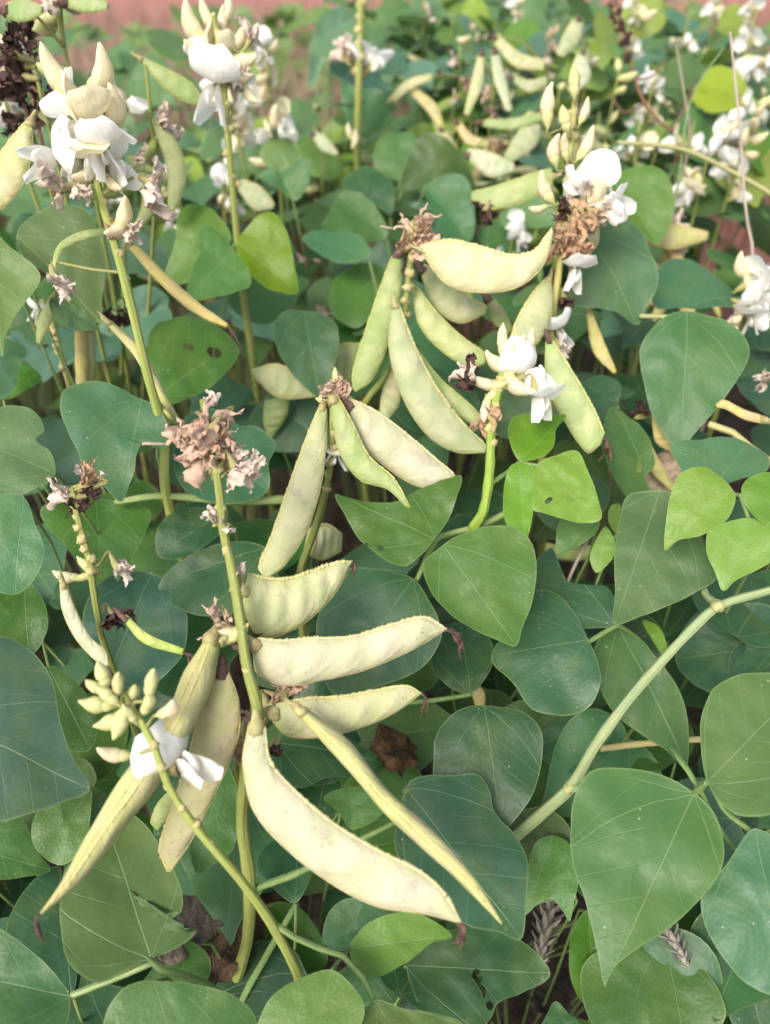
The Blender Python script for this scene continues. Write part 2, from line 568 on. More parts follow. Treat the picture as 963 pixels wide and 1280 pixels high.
def pod_geo(cA, cB, N=34, M=18, thick=.30, edge_on=False, seed=0, seeds=4, back=None):
    """cA, cB: matching 3-D edge points. Returns body geometry and its suture line(s)"""
    a = catmull(cA, N); b = catmull(cB, N)
    verts, faces, uvs = [], [], []
    ridge, ridge2, ridge3 = [], [], []
    r2 = random.Random(seed)
    ph = r2.uniform(-.2, .2)
    wmax = max((a[i] - b[i]).length for i in range(N))
    for i in range(N):
        t = i / (N - 1)
        c = (a[i] + b[i]) / 2
        tg = ((a[min(N - 1, i + 1)] + b[min(N - 1, i + 1)]) - (a[max(0, i - 1)] + b[max(0, i - 1)])).normalized()
        w = a[i] - b[i]
        hw = max(w.length / 2, wmax * .018)
        wd = w.normalized()
        n = tg.cross(wd)
        if n.length < 1e-4: n = (CAM - c)
        n.normalize()
        if n.dot(CAM - c) < 0:
            n = -n
        sd = sum(math.exp(-((t - (k + .75 + ph) / (seeds + .6)) / (.36 / seeds)) ** 2) for k in range(seeds))
        if edge_on:
            br, th = hw * 1.7, hw
            cc = c - n * br * .85
            X, Y = n, wd
        else:
            br = hw
            th = wmax * thick * (.15 + .85 * min(1, hw / (wmax * .42))) * .5
            cc, X, Y = c, wd, n
        for j in range(M):
            f = 2 * math.pi * j / M
            cx, sx = math.cos(f), math.sin(f)
            if edge_on:
                cx = math.copysign(abs(cx) ** .62, cx); sx = math.copysign(abs(sx) ** .8, sx)
            prof = math.copysign(abs(sx) ** 1.15, sx)
            puff = 1.0 + (.75 * (sd - .45) * (abs(sx) ** 1.5) if not edge_on else .1 * (sd - .5))
            nz = 1 + (.05 * noise.noise(Vector((t * 9, cx * 2, seed))) + .10 * noise.noise(Vector((t * 5, sx * 1.5, seed + 9))) * abs(sx)) 
            verts.append(cc + X * cx * br * nz + Y * prof * th * puff * nz)
            uvs.append((t, j / M))
        if edge_on:
            ridge.append(cc + X * br * .985 + Y * th * .22)
            ridge2.append(cc + X * br * .985 - Y * th * .22)
        else:
            ridge.append(cc + X * br * .985 + Y * th * .12)
            ridge2.append(cc - X * br * .99)
    for i in range(N - 1):
        for j in range(M):
            j2 = (j + 1) % M
            faces.append((i * M + j, i * M + j2, (i + 1) * M + j2, (i + 1) * M + j))
    faces.append(tuple(range(M))[::-1])
    faces.append(tuple((N - 1) * M + j for j in range(M)))
    return (verts, faces, uvs), ridge, ridge2, wmax, a[0], b[0], (a[-1] + b[-1]) / 2, ((a[-1] + b[-1]) - (a[-3] + b[-3])).normalized()

def warty(path, r, seed, n=130, amp=.9):
    """a ridge of little warts"""
    c = catmull(path, n)
    r2 = random.Random(seed)
    V, F, U = [], [], []
    sides = 6
    for i, p in enumerate(c):
        t = (c[min(n - 1, i + 1)] - c[max(0, i - 1)]).normalized()
        a = t.orthogonal().normalized(); b = t.cross(a)
        k = r * (.45 + amp * (r2.random() ** 1.5) * (1 if i % 2 else .5)) * min(1, .25 + min(i, n - 1 - i) * .07)
        for j in range(sides):
            an = 2 * math.pi * j / sides
            V.append(p + (a * math.cos(an) + b * math.sin(an)) * k); U.append((i / n, j / sides))
    for i in range(n - 1):
        for j in range(sides):
            j2 = (j + 1) % sides
            F.append((i * sides + j, i * sides + j2, (i + 1) * sides + j2, (i + 1) * sides + j))
    return V, F, U

def crumple(V, amt, sc, seed):
    return [v + Vector(noise.noise_vector(Vector(v) * sc + Vector((seed * 3.3, seed, 0)))) * amt for v in map(Vector, V)]

def dry_bits(p, d, size, seed):
    """the shrivelled style at a pod's tip"""
    r2 = random.Random(seed)
    g = []
    for k in range(2):
        e = Vector((r2.uniform(-.35, .35), r2.uniform(-.3, .2), r2.uniform(-1.4, -.8)))
        q = [p, p + (d * .5 + e * .2) * size * .5, p + (d * .5 + e) * size * .8, p + (d * .3 + e * 1.3) * size * (1.1 if k else 1.6)]
        v, f, u = tube_geo(q, [size * .05, size * .10, size * .075, size * .02], 6, 16)
        g.append((crumple(v, size * .14, 2.2 / size, seed + k), f, u))
    V, F, U = merge(g)
    return mesh_from('dried_tip', V, F, DARK, U)

def petal_geo(fn, nu=9, nv=8):
    V, F, U = [], [], []
    for i in range(nu + 1):
        for j in range(nv + 1):
            V.append(Vector(fn(i / nu, j / nv * 2 - 1))); U.append((i / nu, j / nv))
    for i in range(nu):
        for j in range(nv):
            a = i * (nv + 1) + j
            F.append((a, a + 1, a + nv + 2, a + nv + 1))
    return V, F, U

# pea flower in a unit frame: +x leads out of the calyx, +z is up, about 1 unit long
def banner_fn(bend, wid, notch=.12, backfold=.35):
    def fn(u, v):
        wv = wid * (math.sin(math.pi * min(1, .08 + u * .80)) ** .7)
        L = .85 * u * (1 - notch * (1 - abs(v)) * (u ** 3) * .8)
        an = R(15) + R(bend) * u
        x = .05 + L * math.cos(an * .75); z = .08 + L * math.sin(an * .75) * 1.05
        y = v * wv
        x -= backfold * v * v * wv * (1.2 - u * .2); z -= .10 * v * v * u
        z += .05 * math.exp(-(v * 5) ** 2) * u
        return x, y, z
    return fn
def wing_fn(s, sp, dr):
    def fn(u, v):
        wv = .28 * (math.sin(math.pi * min(1, .04 + u * .86)) ** .75)
        x = .1 + .72 * u; y = s * (.05 + sp * u + .10 * u * u - .10 * v * v * u); z = .02 - dr * u * u + v * wv
        x += .05 * v
        return x, y, z
    return fn
def calyx_geo(r=.13, l=.34):
    V, F, U = [], [], []
    n = 9
    for i, (x, rr) in enumerate([(-.30, .045), (-.22, .07), (-.14, .7 * r), (-.02, r), (.10, r * 1.08), (l - .16, r * 1.0)]):
        for j in range(n):
            a = 2 * math.pi * j / n
            k = 1 + (.12 if j % 2 else -.1) * (i == 5)
            V.append(Vector((x + (.05 if (i == 5 and j % 2) else 0), math.cos(a) * rr * k, math.sin(a) * rr * k))); U.append((i / 5, j / n))
    for i in range(5):
        for j in range(n):
            F.append((i * n + j, i * n + (j + 1) % n, (i + 1) * n + (j + 1) % n, (i + 1) * n + j))
    F.append(tuple(range(n))[::-1])
    return V, F, U
def bud_geo(seed, fat=1.0, hook=.3):
    V, F, U = [], [], []
    N, Mm = 14, 10
    for i in range(N):
        t = i / (N - 1)
        r = .27 * fat * (math.sin(math.pi * (.07 + .90 * t)) ** .7) * (1.05 - .5 * t * t)
        an = hook * 1.5 * (t ** 1.6)
        x = t * (1.0 - .18 * hook) - .02; z = hook * (t ** 2.2) * .62
        for j in range(Mm):
            a = 2 * math.pi * j / Mm
            y = math.cos(a) * r * .68; zz = math.sin(a) * r * (1.0 if math.sin(a) < 0 else .62)
            V.append(Vector((x - zz * math.sin(an), y, z + zz * math.cos(an)))); U.append((t, j / Mm))
    for i in range(N - 1):
        for j in range(Mm):
            F.append((i * Mm + j, i * Mm + (j + 1) % Mm, (i + 1) * Mm + (j + 1) % Mm, (i + 1) * Mm + j))
    F.append(tuple(range(Mm))[::-1]); F.append(tuple((N - 1) * Mm + j for j in range(Mm)))
    return crumple(V, .04, 3, seed), F, U
def keel_geo():
    return tube_geo([Vector((.06, 0, -.06)), Vector((.35, 0, -.12)), Vector((.55, 0, -.04)), Vector((.60, 0, .16)), Vector((.52, 0, .28))],
                    [.05, .10, .09, .06, .03], 8, 14)

FLOWERS, CFLOWERS = [], []     # open flowers: lists of (part name, mesh); the first is the flower's own mesh
for i in range(7):
    bm_ = WHITE if i < 4 else CREAM
    ba = [(78, .50), (105, .56), (60, .46), (95, .62), (70, .46), (100, .5), (50, .42)][i]
    pcs = [('calyx', mesh_from('calyx', *calyx_geo()[:2], CALYX, calyx_geo()[2]))]
    g = petal_geo(banner_fn(ba[0], ba[1], .22, .3 + .1 * (i % 4)), 12, 12)
    pcs.append(('banner_petal', mesh_from('banner_petal', crumple(g[0], .05 if i < 4 else .09, 3.0, i), g[1], bm_, g[2])))
    for s in (-1, 1):
        g = petal_geo(wing_fn(s, .12 + .12 * (i % 3), .2 + .12 * (i % 2)), 9, 8)
        pcs.append(('wing_petal', mesh_from('wing_petal', crumple(g[0], .05, 2.6, i + s * 5), g[1], WHITE, g[2])))
    g = keel_geo()
    pcs.append(('keel_petal', mesh_from('keel_petal', g[0], g[1], WHITE, g[2])))
    (FLOWERS if i < 4 else CFLOWERS).append(pcs)
def bud_set(mat, fats, hooks):
    res = []
    for i in range(3):
        g = bud_geo(i, fats[i], hooks[i]); c = calyx_geo(.15 * fats[i], .30)
        res.append([('bud', mesh_from('bud', g[0], g[1], mat, g[2])), ('calyx', mesh_from('calyx', c[0], c[1], GBUD, c[2]))])
    return res
BUDS = bud_set(CREAM, (1.15, 1.3, 1.05), (.6, .95, .4))
GBUDS = bud_set(GBUD, (1.45, 1.3, 1.6), (.15, .3, .2))
def shred_fn(az, el, ln, wd, sd):
    """a narrow shrivelled petal curling away from the calyx"""
    dx = Vector((math.cos(el) * math.cos(az) * .8 + .35, math.cos(el) * math.sin(az), math.sin(el))).normalized()
    sdv = dx.orthogonal().normalized()
    sdv = Matrix.Rotation(sd * 1.7, 3, dx) @ sdv
    nn = dx.cross(sdv)
    def fn(u, v):
        w_ = wd * (math.sin(math.pi * min(1, .08 + u * .84)) ** .6)
        an = v * (1.0 + .8 * math.sin(sd * 5)) * 1.2
        p = dx * (ln * u) + sdv * (math.sin(an) * w_) + nn * ((1 - math.cos(an)) * w_ * 1.2 + .28 * math.sin(u * 2.6 + sd) * u * ln)
        return p + Vector((.08, 0, .0))
    return fn
def wither_set(mat, amt, k0, n):
    res = []
    for i in range(3):
        r6 = random.Random(k0 * 17 + i)
        pcs = [('calyx', mesh_from('calyx', *calyx_geo(.10)[:2], CALYX, calyx_geo(.10)[2]))]
        for k in range(n):
            fn = shred_fn(r6.uniform(-1.5, 1.5), r6.uniform(-1.1, 1.2), r6.uniform(.35, .85), r6.uniform(.07, .17), r6.uniform(0, 6))
            g = petal_geo(fn, 14, 8)
            v = crumple(crumple(g[0], amt * .5, 3.5, k0 + i * 7 + k), amt * .45, 10, k0 + i + k)
            pcs.append(('petal', mesh_from('petal', v, g[1], mat, g[2])))
        res.append(pcs)
    return res
WITH = {'w': wither_set(PINK, .24, 1, 9), 'p': wither_set(PALE, .20, 40, 6), 't': wither_set(TAN, .26, 80, 9), 'k': wither_set(DARK, .28, 120, 7)}
KINDS = {'f': ('flower', FLOWERS), 'c': ('flower', CFLOWERS), 'b': ('bud', BUDS), 'g': ('bud', GBUDS), 'w': ('withered_flower', WITH['w']),
         'p': ('withered_flower', WITH['p']), 't': ('withered_flower', WITH['t']), 'k': ('withered_flower', WITH['k'])}
# joined versions for blossoms far behind
def joined(pcs):
    mats = []
    V, F, U, mi = [], [], [], []
    for nm, me in pcs:
        o = len(V)
        V += [v.co.copy() for v in me.vertices]
        uv1 = [(0.5, 0.5)] * len(me.vertices)
        for lp, d_ in zip(me.loops, me.uv_layers['uv'].data): uv1[lp.vertex_index] = tuple(d_.uv)
        U += uv1
        for p in me.polygons:
            F.append(tuple(i + o for i in p.vertices))
            if me.materials[0] not in mats: mats.append(me.materials[0])
            mi.append(mats.index(me.materials[0]))
    me = mesh_from('blossom', V, F, mats[0], U)
    for mm in mats[1:]: me.materials.append(mm)
    me.polygons.foreach_set('material_index', mi)
    return me
FAR = {k: [joined(p) for p in v[1]] for k, v in KINDS.items()}

def blossom(plant, kind, base, out, size, roll=0.0, stalk_to=None, far=False, var=None):
    """base: calyx position, out: pointing direction, size: metres"""
    upd = Vector((0, 0, 1)) + (CAM - base).normalized() * .35
    M = frame(base, out, upd) @ Matrix.Rotation(roll, 4, 'X') @ Matrix.Scale(size, 4)
    nm, sets = KINDS[kind]
    i = rnd.randrange(len(sets)) if var is None else var
    if far:
        return part(nm, FAR[kind][i], plant, M)
    pcs = sets[i]
    o = part(nm, pcs[0][1], plant, M)
    for n2, me in pcs[1:]:
        sub(n2, me, o)
    if stalk_to is not None:
        Mi = M.inverted()
        e = Mi @ stalk_to
        s = Vector((-.22, 0, 0))
        if (e - s).length < 6:
            path = [s, s + Vector((-.18, 0, -.02)), e * .6 + s * .4 + Vector((0, 0, .04)), e]
            rr = .0009 / size
            sub('flower_stalk', tube('flower_stalk', path, [rr, rr * .9, rr, rr * 1.2], STEM, 6, 10), o, (.40, .38, .14))
    return o

def pod(plant, A, B, d0, d1, col, edge_on=False, thick=.27, warts=True, tip=0, calyx=True, seed=0, seeds=4, N=34):
    n = max(len(A), len(B))
    def lift(pts):
        k = len(pts)
        return [P(x, y, d0 + (d1 - d0) * i / (k - 1)) for i, (x, y) in enumerate(pts)]
    cA, cB = lift(A), lift(B)
    g, r1, r2_, wmax, a0, b0, te, td = pod_geo(cA, cB, N + 14, 24, thick, edge_on, seed, seeds)
    c0 = sum((Vector(v) for v in g[0]), Vector()) / len(g[0])
    def L(vs): return [Vector(v) - c0 for v in vs]
    o = part('pod', mesh_from('pod', L(g[0]), g[1], POD, g[2]), plant, Matrix.Translation(c0), col)
    sc = (min(1, col[0] * 1.03), min(1, col[1] * .98), col[2] * .75)
    rr = wmax * (.050 if edge_on else .044)
    geos = [warty(r1, rr, seed) if warts else tube_geo(r1[::4], [rr * .6] * 3, 6, 30)]
    geos.append(warty(r2_, rr * (1 if edge_on else .55), seed + 5, amp=.9 if edge_on else .25))
    V, F, U = merge(geos)
    sub('suture', mesh_from('suture', L(V), F, SUTURE, U), o, sc)
    bp = (a0 + b0) / 2
    if calyx:
        dv = (bp - (cA[1] + cB[1]) / 2).normalized()
        rr = min(.0040, max(.0018, (a0 - b0).length * .45))
        v, f, u = tube_geo([bp - dv * .003, bp + dv * .001, bp + dv * .004, bp + dv * .009], [rr * 1.0, rr * 1.1, rr * .6, rr * .35], 8, 8)
        v = crumple(v, .0012, 260, seed)
        sub('calyx', mesh_from('calyx', L(v), f, CALYX if seed % 2 or edge_on else DARK, u), o)
    if tip:
        me = dry_bits(te - c0, td, tip * d1 / FPX, seed)
        sub('dried_tip', me, o)
    return o

# ------------------------------------------------------------------ setting
gv, gf = [], []
GN = 60
xs = np.concatenate([-np.geomspace(150, 1.6, 14), np.linspace(-1.4, 1.4, 36), np.geomspace(1.6, 150, 14)])
ys = np.concatenate([-np.geomspace(150, .8, 8), np.linspace(-.6, 3.4, 44), np.geomspace(3.7, 260, 20)])
for y in ys:
    for x in xs:
        near = 1 if abs(x) < 3 and -1 < y < 6 else 0
        gv.append((x, y, near * .03 * noise.noise(Vector((x * 3, y * 3, 0))) + near * .012 * noise.noise(Vector((x * 11, y * 11, 4)))))
nx = len(xs)
for j in range(len(ys) - 1):
    for i in range(nx - 1):
        gf.append((j * nx + i, j * nx + i + 1, (j + 1) * nx + i + 1, (j + 1) * nx + i))
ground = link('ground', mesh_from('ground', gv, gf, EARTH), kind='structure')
ground['label'] = 'dark soil under the beans turning to red earth behind'

# ------------------------------------------------------------------ plants
PLANTS = {}
def plant(key, x, y, d, label, group='bean plants in the bed', back=.03, name='bean_plant'):
    p = P(x, y, d)
    o = empty(name, (p.x, p.y + back, 0), label, 'bean plant', group)
    PLANTS[key] = o
    return o
YG = (.27, .29, .08); GR = (.18, .27, .09); TANC = (.52, .43, .20); PALEG = (.34, .42, .20)
def stem(key, pts, r0, r1, col=YG, to_root=True, name='stem'):
    """pts: (px, py, distance) from the top down; radii in photo pixels"""
    pl = PLANTS[key]
    q = [P(*p) for p in pts]
    rr = [r0 * pts[0][2] / FPX, r1 * pts[-1][2] / FPX]
    if to_root:
        e = q[-1]; rt = Vector(pl.location)
        q += [e * .55 + rt * .45 + Vector((0, 0, .02)), Vector((rt.x, rt.y, -.01))]
        rr += [rr[-1] * 1.1, rr[-1] * 1.3]
    n = len(q) * 7
    # nodes: slight swellings along the stem
    v, f, u = tube_geo(q, rr, 9, n, .16, len(pts) * 1.7 + pts[0][0] * .01)
    c0 = q[0]
    v = [a - c0 for a in v]
    return part(name, mesh_from(name, v, f, STEM, u), pl, Matrix.Translation(c0), col)
STALKS = {}
def stalk(key, pts, r0, r1, col=YG, to_root=True):
    STALKS.setdefault(key, []).append([P(*p) for p in catmull([Vector(p) for p in pts], 60)])
    pl = PLANTS[key]
    c = STALKS[key][-1]
    for i in range(3, 34, 4):
        p = c[i]; s = r0 * pts[0][2] / FPX * rnd.uniform(1.5, 2.1)
        a = rnd.uniform(0, 6.28)
        M = Matrix.Translation(p + Vector((math.cos(a), math.sin(a), 0)) * s * .35) @ Euler((a, a * 2, 0)).to_matrix().to_4x4() @ Matrix.Scale(s, 4)
        part('node', KNOB[i % 2], pl, M, (.42, .37, .17))
    return stem(key, pts, r0, r1, col, to_root)
KNOB = []
for i in range(2):
    g = tube_geo([Vector((-.9, 0, 0)), Vector((-.4, 0, 0)), Vector((.3, 0, 0)), Vector((.9, 0, 0))], [.35, .75, .8, .3], 8, 10)
    KNOB.append(mesh_from('node', crumple(g[0], .35, 2.5, i * 4), g[1], SUTURE, g[2]))
def nearest_on(key, p):
    return min((q for s in STALKS[key] for q in s), key=lambda q: (q - p).length)
def blooms(key, items, d=None):
    """(kind, x, y, size px, angle in the picture, roll, variant)"""
    pl = PLANTS[key]
    for it in items:
        k, x, y, s, an = it[:5]
        dz = it[5] if len(it) > 5 else 0
        var = it[6] if len(it) > 6 else None
        roll = it[7] if len(it) > 7 else rnd.uniform(-.35, .35)
        q0 = P(x, y, (d or .5))
        near = nearest_on(key, q0)
        dep = (near - CAM).dot(FWD) if d is None else d
        dep += dz
        size = s * dep / FPX * {'b': .74 if key == 'D' else .86, 'g': .86, 'w': 1.2}.get(k, 1)
        tow = it[8] if len(it) > 8 else rnd.uniform(.0, .35)
        a = R(an)
        out = RGT * math.cos(a) + UPV * math.sin(a) - FWD * tow
        out.normalize()
        c = P(x, y, dep)
        base = c - out * size * .38
        near = nearest_on(key, base)
        blossom(pl, k, base, out, size * .95, roll, near if (near - base).length < .05 else None, False, var)

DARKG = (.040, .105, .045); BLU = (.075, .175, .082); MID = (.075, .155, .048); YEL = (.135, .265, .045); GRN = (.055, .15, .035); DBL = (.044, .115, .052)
plant('A', 300, 1235, .52, 'bean plant at front with a fan of big cream pods under a pink withered flower')
plant('R1', 372, 1222, .46, 'short bean plant with one open white flower and pale bud cluster, front left')
plant('R3', 130, 830, .50, 'small bean stalk with pinkish white withered flowers and a thin spotted pod, left')
plant('R4', 212, 620, .60, 'tall bean plant crowded with open white flowers, upper left')
plant('R5', 318, 470, .76, 'slender bean plant with cream buds above one white flower, second stalk from upper left')
plant('B', 378, 725, .58, 'bean plant with three pods hanging from a withered head, left of centre')
plant('C', 510, 480, .68, 'bean plant in the centre with the largest cluster of curved green and cream pods')
plant('D', 690, 440, .66, 'bean plant with cream buds above a tan withered clump, right of centre')
plant('E', 596, 662, .56, 'short bean plant with white flower and cream buds over bright young leaves, right of centre')
plant('V', 640, 1055, .56, 'bean vine with a thick pale stem running diagonally across the lower right', back=.06)
plant('Y', 880, 720, .60, 'leafy bean plant with three yellow green young leaves near the right edge')
plant('Q', 100, 530, .68, 'bean plant with long narrow tan pods behind the left leaves')
plant('K', 447, 210, 1.15, 'thin bare bean stalk with a single white flower near the top middle')
plant('Z', 945, 420, .75, 'bean plant with white flowers at the right edge beside a bluish leaf')
plant('H', 830, 620, .66, 'bean plant with dry tan pods and a curled leaf behind the right leaves')
plant('L', 20, 1110, .52, 'leafy bean plant without flowers at the lower left edge')
plant('N', 700, 1230, .56, 'low leafy bean plant with a leaf showing three dark holes, bottom middle')

# stalks and stems -------------------------------------------------
stalk('A', [(254, 500, .405), (268, 570, .40), (275, 620, .40), (279, 660, .40), (290, 710, .395), (300, 770, .39), (308, 830, .385), (322, 890, .385),
            (308, 960, .40), (303, 1030, .43), (312, 1100, .45), (310, 1170, .47), (296, 1235, .50)], 4.2, 7.2)
stalk('R1', [(150, 862, .352), (168, 890, .352), (190, 925, .352), (212, 985, .356), (250, 1040, .36), (300, 1098, .37), (340, 1155, .39), (374, 1222, .42)], 4, 7, (.34, .38, .10))
stalk('R3', [(90, 610, .43), (98, 650, .43), (112, 700, .435), (118, 745, .44), (130, 805, .45)], 4, 5)
stalk('R4', [(103, 130, .43), (112, 185, .43), (124, 240, .435), (148, 320, .445), (165, 385, .46), (185, 470, .48), (205, 545, .51), (207, 610, .53)], 4.5, 7, (.36, .40, .11))
stalk('R5', [(268, 20, .60), (277, 80, .61), (287, 190, .63), (296, 290, .66), (306, 380, .69), (318, 460, .72)], 4, 5)
stalk('B', [(417, 478, .50), (416, 520, .505), (412, 590, .52), (395, 660, .54), (374, 725, .56)], 4, 6)
stalk('C', [(518, 275, .57), (513, 330, .58), (505, 400, .60), (490, 460, .63), (450, 520, .66)], 4, 5)
stalk('D', [(722, 95, .61), (716, 160, .61), (710, 220, .60), (706, 280, .59), (697, 350, .58), (688, 420, .59), (690, 500, .62)], 4, 5, (.40, .36, .12))
stalk('E', [(634, 430, .50), (625, 480, .495), (615, 530, .49), (612, 590, .49), (604, 640, .495), (590, 662, .50)], 4, 7, (.26, .36, .06), False)
stem('E', [(720, 632, .53), (660, 632, .52), (600, 657, .505), (560, 668, .50), (545, 676, .49), (520, 728, .50)], 5, 3, (.32, .40, .15), False, 'branch')
stem('E', [(590, 660, .50), (585, 700, .55), (590, 760, .60)], 5, 6)
stem('E', [(612, 606, .49), (635, 590, .50), (650, 578, .50)], 3, 3, GR, False, 'leaf_stalk')
stem('E', [(650, 578, .50), (672, 582, .495)], 2.5, 2.5, GR, False, 'leaf_stalk')
stem('V', [(1010, 722, .44), (963, 738, .44), (925, 748, .442), (899, 757, .445), (884, 768, .446), (840, 813, .45), (790, 870, .455), (745, 931, .46), (722, 972, .464), (708, 990, .467), (680, 1015, .475), (640, 1052, .49)], 5.2, 7.4, (.29, .35, .17), True)
for x_, y_, d_ in ((897, 758, .444), (712, 985, .465)):
    M_ = Matrix.Translation(P(x_, y_, d_)) @ Euler((.3, .6, .9)).to_matrix().to_4x4() @ Matrix.Scale(.0052, 4)
    part('node', KNOB[0], PLANTS['V'], M_, (.36, .38, .17))
stem('V', [(715, 984, .465), (745, 988, .45), (775, 986, .47)], 6, 6, PALEG, False, 'branch')
stem('V', [(898, 757, .445), (882, 742, .47), (875, 700, .53)], 5, 3, PALEG, False, 'branch')
stem('V', [(884, 978, .405), (868, 990, .42), (885, 975, .42), (905, 1012, .42), (941, 1040, .41)], 3, 3.5, GR, False, 'leaf_stalk')
stem('V', [(840, 935, .44), (868, 975, .425), (895, 1030, .43), (920, 1078, .45)], 3.5, 3.5, GR, True, 'leaf_stalk')
stem('V', [(735, 803, .50), (760, 788, .505), (772, 782, .505), (800, 800, .53)], 3, 3, GR, False, 'leaf_stalk')
stem('V', [(750, 936, .49), (800, 930, .50), (880, 924, .50), (963, 925, .52)], 4, 4, TANC, False, 'branch')
stem('B', [(145, 628, .54), (200, 620, .535), (290, 626, .54), (370, 624, .56)], 4, 6, (.30, .38, .14), False, 'branch')
stem('D', [(772, 178, .80), (850, 186, .80), (910, 212, .80), (975, 250, .80), (1030, 300, .85)], 2.6, 3.2, (.40, .38, .17), False, 'branch')
stem('Z', [(886, 530, .56), (915, 540, .56), (945, 565, .56), (985, 600, .58)], 4, 6, (.50, .44, .20), True, 'branch')
stem('Y', [(925, 617, .45), (936, 648, .445)], 2.5, 2.5, GR, False, 'leaf_stalk')
stem('Y', [(915, 616, .455), (926, 617, .45), (960, 660, .50)], 2.5, 3, GR, True, 'leaf_stalk')
stem('E', [(682, 688, .60), (715, 692, .60), (748, 690, .60)], 10, 10, (.42, .45, .16), False, 'branch')
stem('R1', [(339, 1152, .392), (380, 1178, .395), (437, 1200, .40), (468, 1250, .385)], 4, 4, GR, True, 'leaf_stalk')
stem('R1', [(437, 1186, .42), (425, 1200, .40), (415, 1213, .385)], 2.5, 2.5, GR, False, 'leaf_stalk')
stem('R1', [(188, 1200, .40), (200, 1212, .39), (250, 1225, .40), (330, 1290, .45)], 4, 5, GR, True, 'leaf_stalk')
stem('L', [(190, 1204, .40), (140, 1225, .40), (88, 1246, .395), (70, 1290, .40)], 4, 4.5, (.30, .38, .16), True, 'leaf_stalk')
stem('R1', [(372, 1128, .485), (330, 1200, .485), (300, 1260, .48)], 4, 5, GR, True, 'branch')
stem('A', [(520, 1015, .46), (440, 1055, .46), (375, 1090, .46), (320, 1110, .455)], 3, 5, GR, False, 'branch')
stem('V', [(505, 990, .45), (560, 960, .48), (600, 885, .49)], 3, 3, GR, False, 'leaf_stalk')
stem('E', [(590, 868, .51), (545, 875, .505), (490, 880, .52)], 3, 3, GR, False, 'leaf_stalk')
stem('V', [(868, 992, .42), (878, 985, .42), (884, 978, .41)], 3.5, 3, GR, False, 'leaf_stalk')
stem('R4', [(195, 500, .50), (212, 520, .50), (232, 545, .54)], 3, 4, (.42, .42, .16), False, 'leaf_stalk')
stem('R5', [(292, 306, .655), (298, 312, .66)], 2.5, 3, GR, False, 'leaf_stalk')
stem('D', [(800, 395, .62), (830, 396, .61), (857, 396, .60)], 3, 3, (.40, .40, .18), False, 'leaf_stalk')
stalk('Q', [(60, 390, .60), (75, 440, .62), (98, 520, .66)], 3, 5, TANC)
stalk('K', [(452, -40, .98), (450, 60, .98), (448, 130, 1.0), (447, 205, 1.05)], 4, 5)
stalk('Z', [(948, 325, .66), (938, 370, .66), (925, 420, .69)], 3, 4)
stalk('H', [(832, 520, .62), (838, 560, .63), (840, 610, .65)], 3, 4, TANC)

# pods -------------------------------------------------------------
CR = (.495, .45, .315); CG = (.45, .43, .245); GN_ = (.355, .385, .165); TN = (.52, .41, .21); YLW = (.52, .465, .255)
A_ = PLANTS['A']
pod(A_, [(332, 908), (338, 950), (370, 988), (420, 1030), (475, 1063), (525, 1088), (556, 1116), (577, 1153)],
    [(309, 912), (304, 955), (318, 1015), (365, 1068), (420, 1108), (470, 1133), (530, 1142), (571, 1153)], .365, .345, CR, tip=34, seed=1, seeds=4, N=48)
pod(A_, [(380, 884), (432, 926), (482, 985), (532, 1030), (577, 1075), (607, 1115), (628, 1153)],
    [(368, 892), (405, 932), (450, 982), (490, 1027), (540, 1072), (582, 1108), (626, 1156)], .375, .35, YLW, edge_on=True, seed=2, N=48)
pod(A_, [(345, 880), (385, 872), (425, 870), (470, 862), (508, 857), (527, 866)], [(340, 902), (360, 920), (400, 922), (445, 912), (490, 893), (525, 869)],
    .395, .40, (.46, .425, .25), tip=20, seed=3, N=40)
pod(A_, [(322, 797), (350, 800), (390, 797), (440, 795), (490, 780), (530, 771), (559, 786)], [(316, 815), (322, 842), (355, 857), (405, 850), (455, 838), (510, 815), (556, 789)],
    .395, .405, CR, tip=34, seed=5, seeds=5, N=44)
pod(A_, [(310, 716), (335, 722), (362, 722), (390, 713), (416, 704), (441, 701)], [(302, 760), (325, 796), (355, 793), (390, 772), (420, 740), (439, 704)],
    .41, .425, (.45, .43, .24), tip=16, seed=7, seeds=5, N=40)
pod(A_, [(254, 797), (226, 842), (202, 895), (154, 965), (108, 1040), (76, 1100), (49, 1142)], [(274, 801), (262, 848), (236, 905), (194, 980), (140, 1048), (94, 1106), (52, 1142)],
    .385, .335, YLW, edge_on=True, tip=26, seed=8, N=48)
pod(A_, [(270, 842), (250, 890), (236, 945), (215, 1010), (200, 1058), (209, 1089)], [(286, 838), (300, 882), (296, 930), (270, 990), (240, 1050), (214, 1090)],
    .395, .405, (.48, .41, .25), seed=10, N=44)
pod(A_, [(215, 985), (197, 1005), (188, 1028)], [(228, 992), (215, 1015), (198, 1038)], .41, .42, GN_, seed=12, calyx=False)
B_ = PLANTS['B']
pod(B_, [(399, 508), (384, 545), (362, 605), (340, 668), (324, 708), (330, 721)], [(409, 510), (408, 560), (400, 615), (380, 672), (355, 708), (334, 723)], .505, .49, CG, seed=21)
pod(B_, [(434, 496), (472, 515), (512, 545), (548, 576), (567, 592), (569, 601)], [(438, 520), (450, 552), (480, 582), (515, 605), (545, 611), (566, 605)], .505, .50, CR, seed=22)
pod(B_, [(420, 490), (442, 530), (462, 570), (492, 597), (513, 634)], [(414, 512), (424, 565), (450, 600), (485, 612), (510, 636)], .495, .485, GN_, tip=14, seed=23)
pod(B_, [(385, 662), (408, 655), (428, 668)], [(380, 690), (402, 700), (426, 690)], .56, .57, CG, seed=24, calyx=False)
C_ = PLANTS['C']
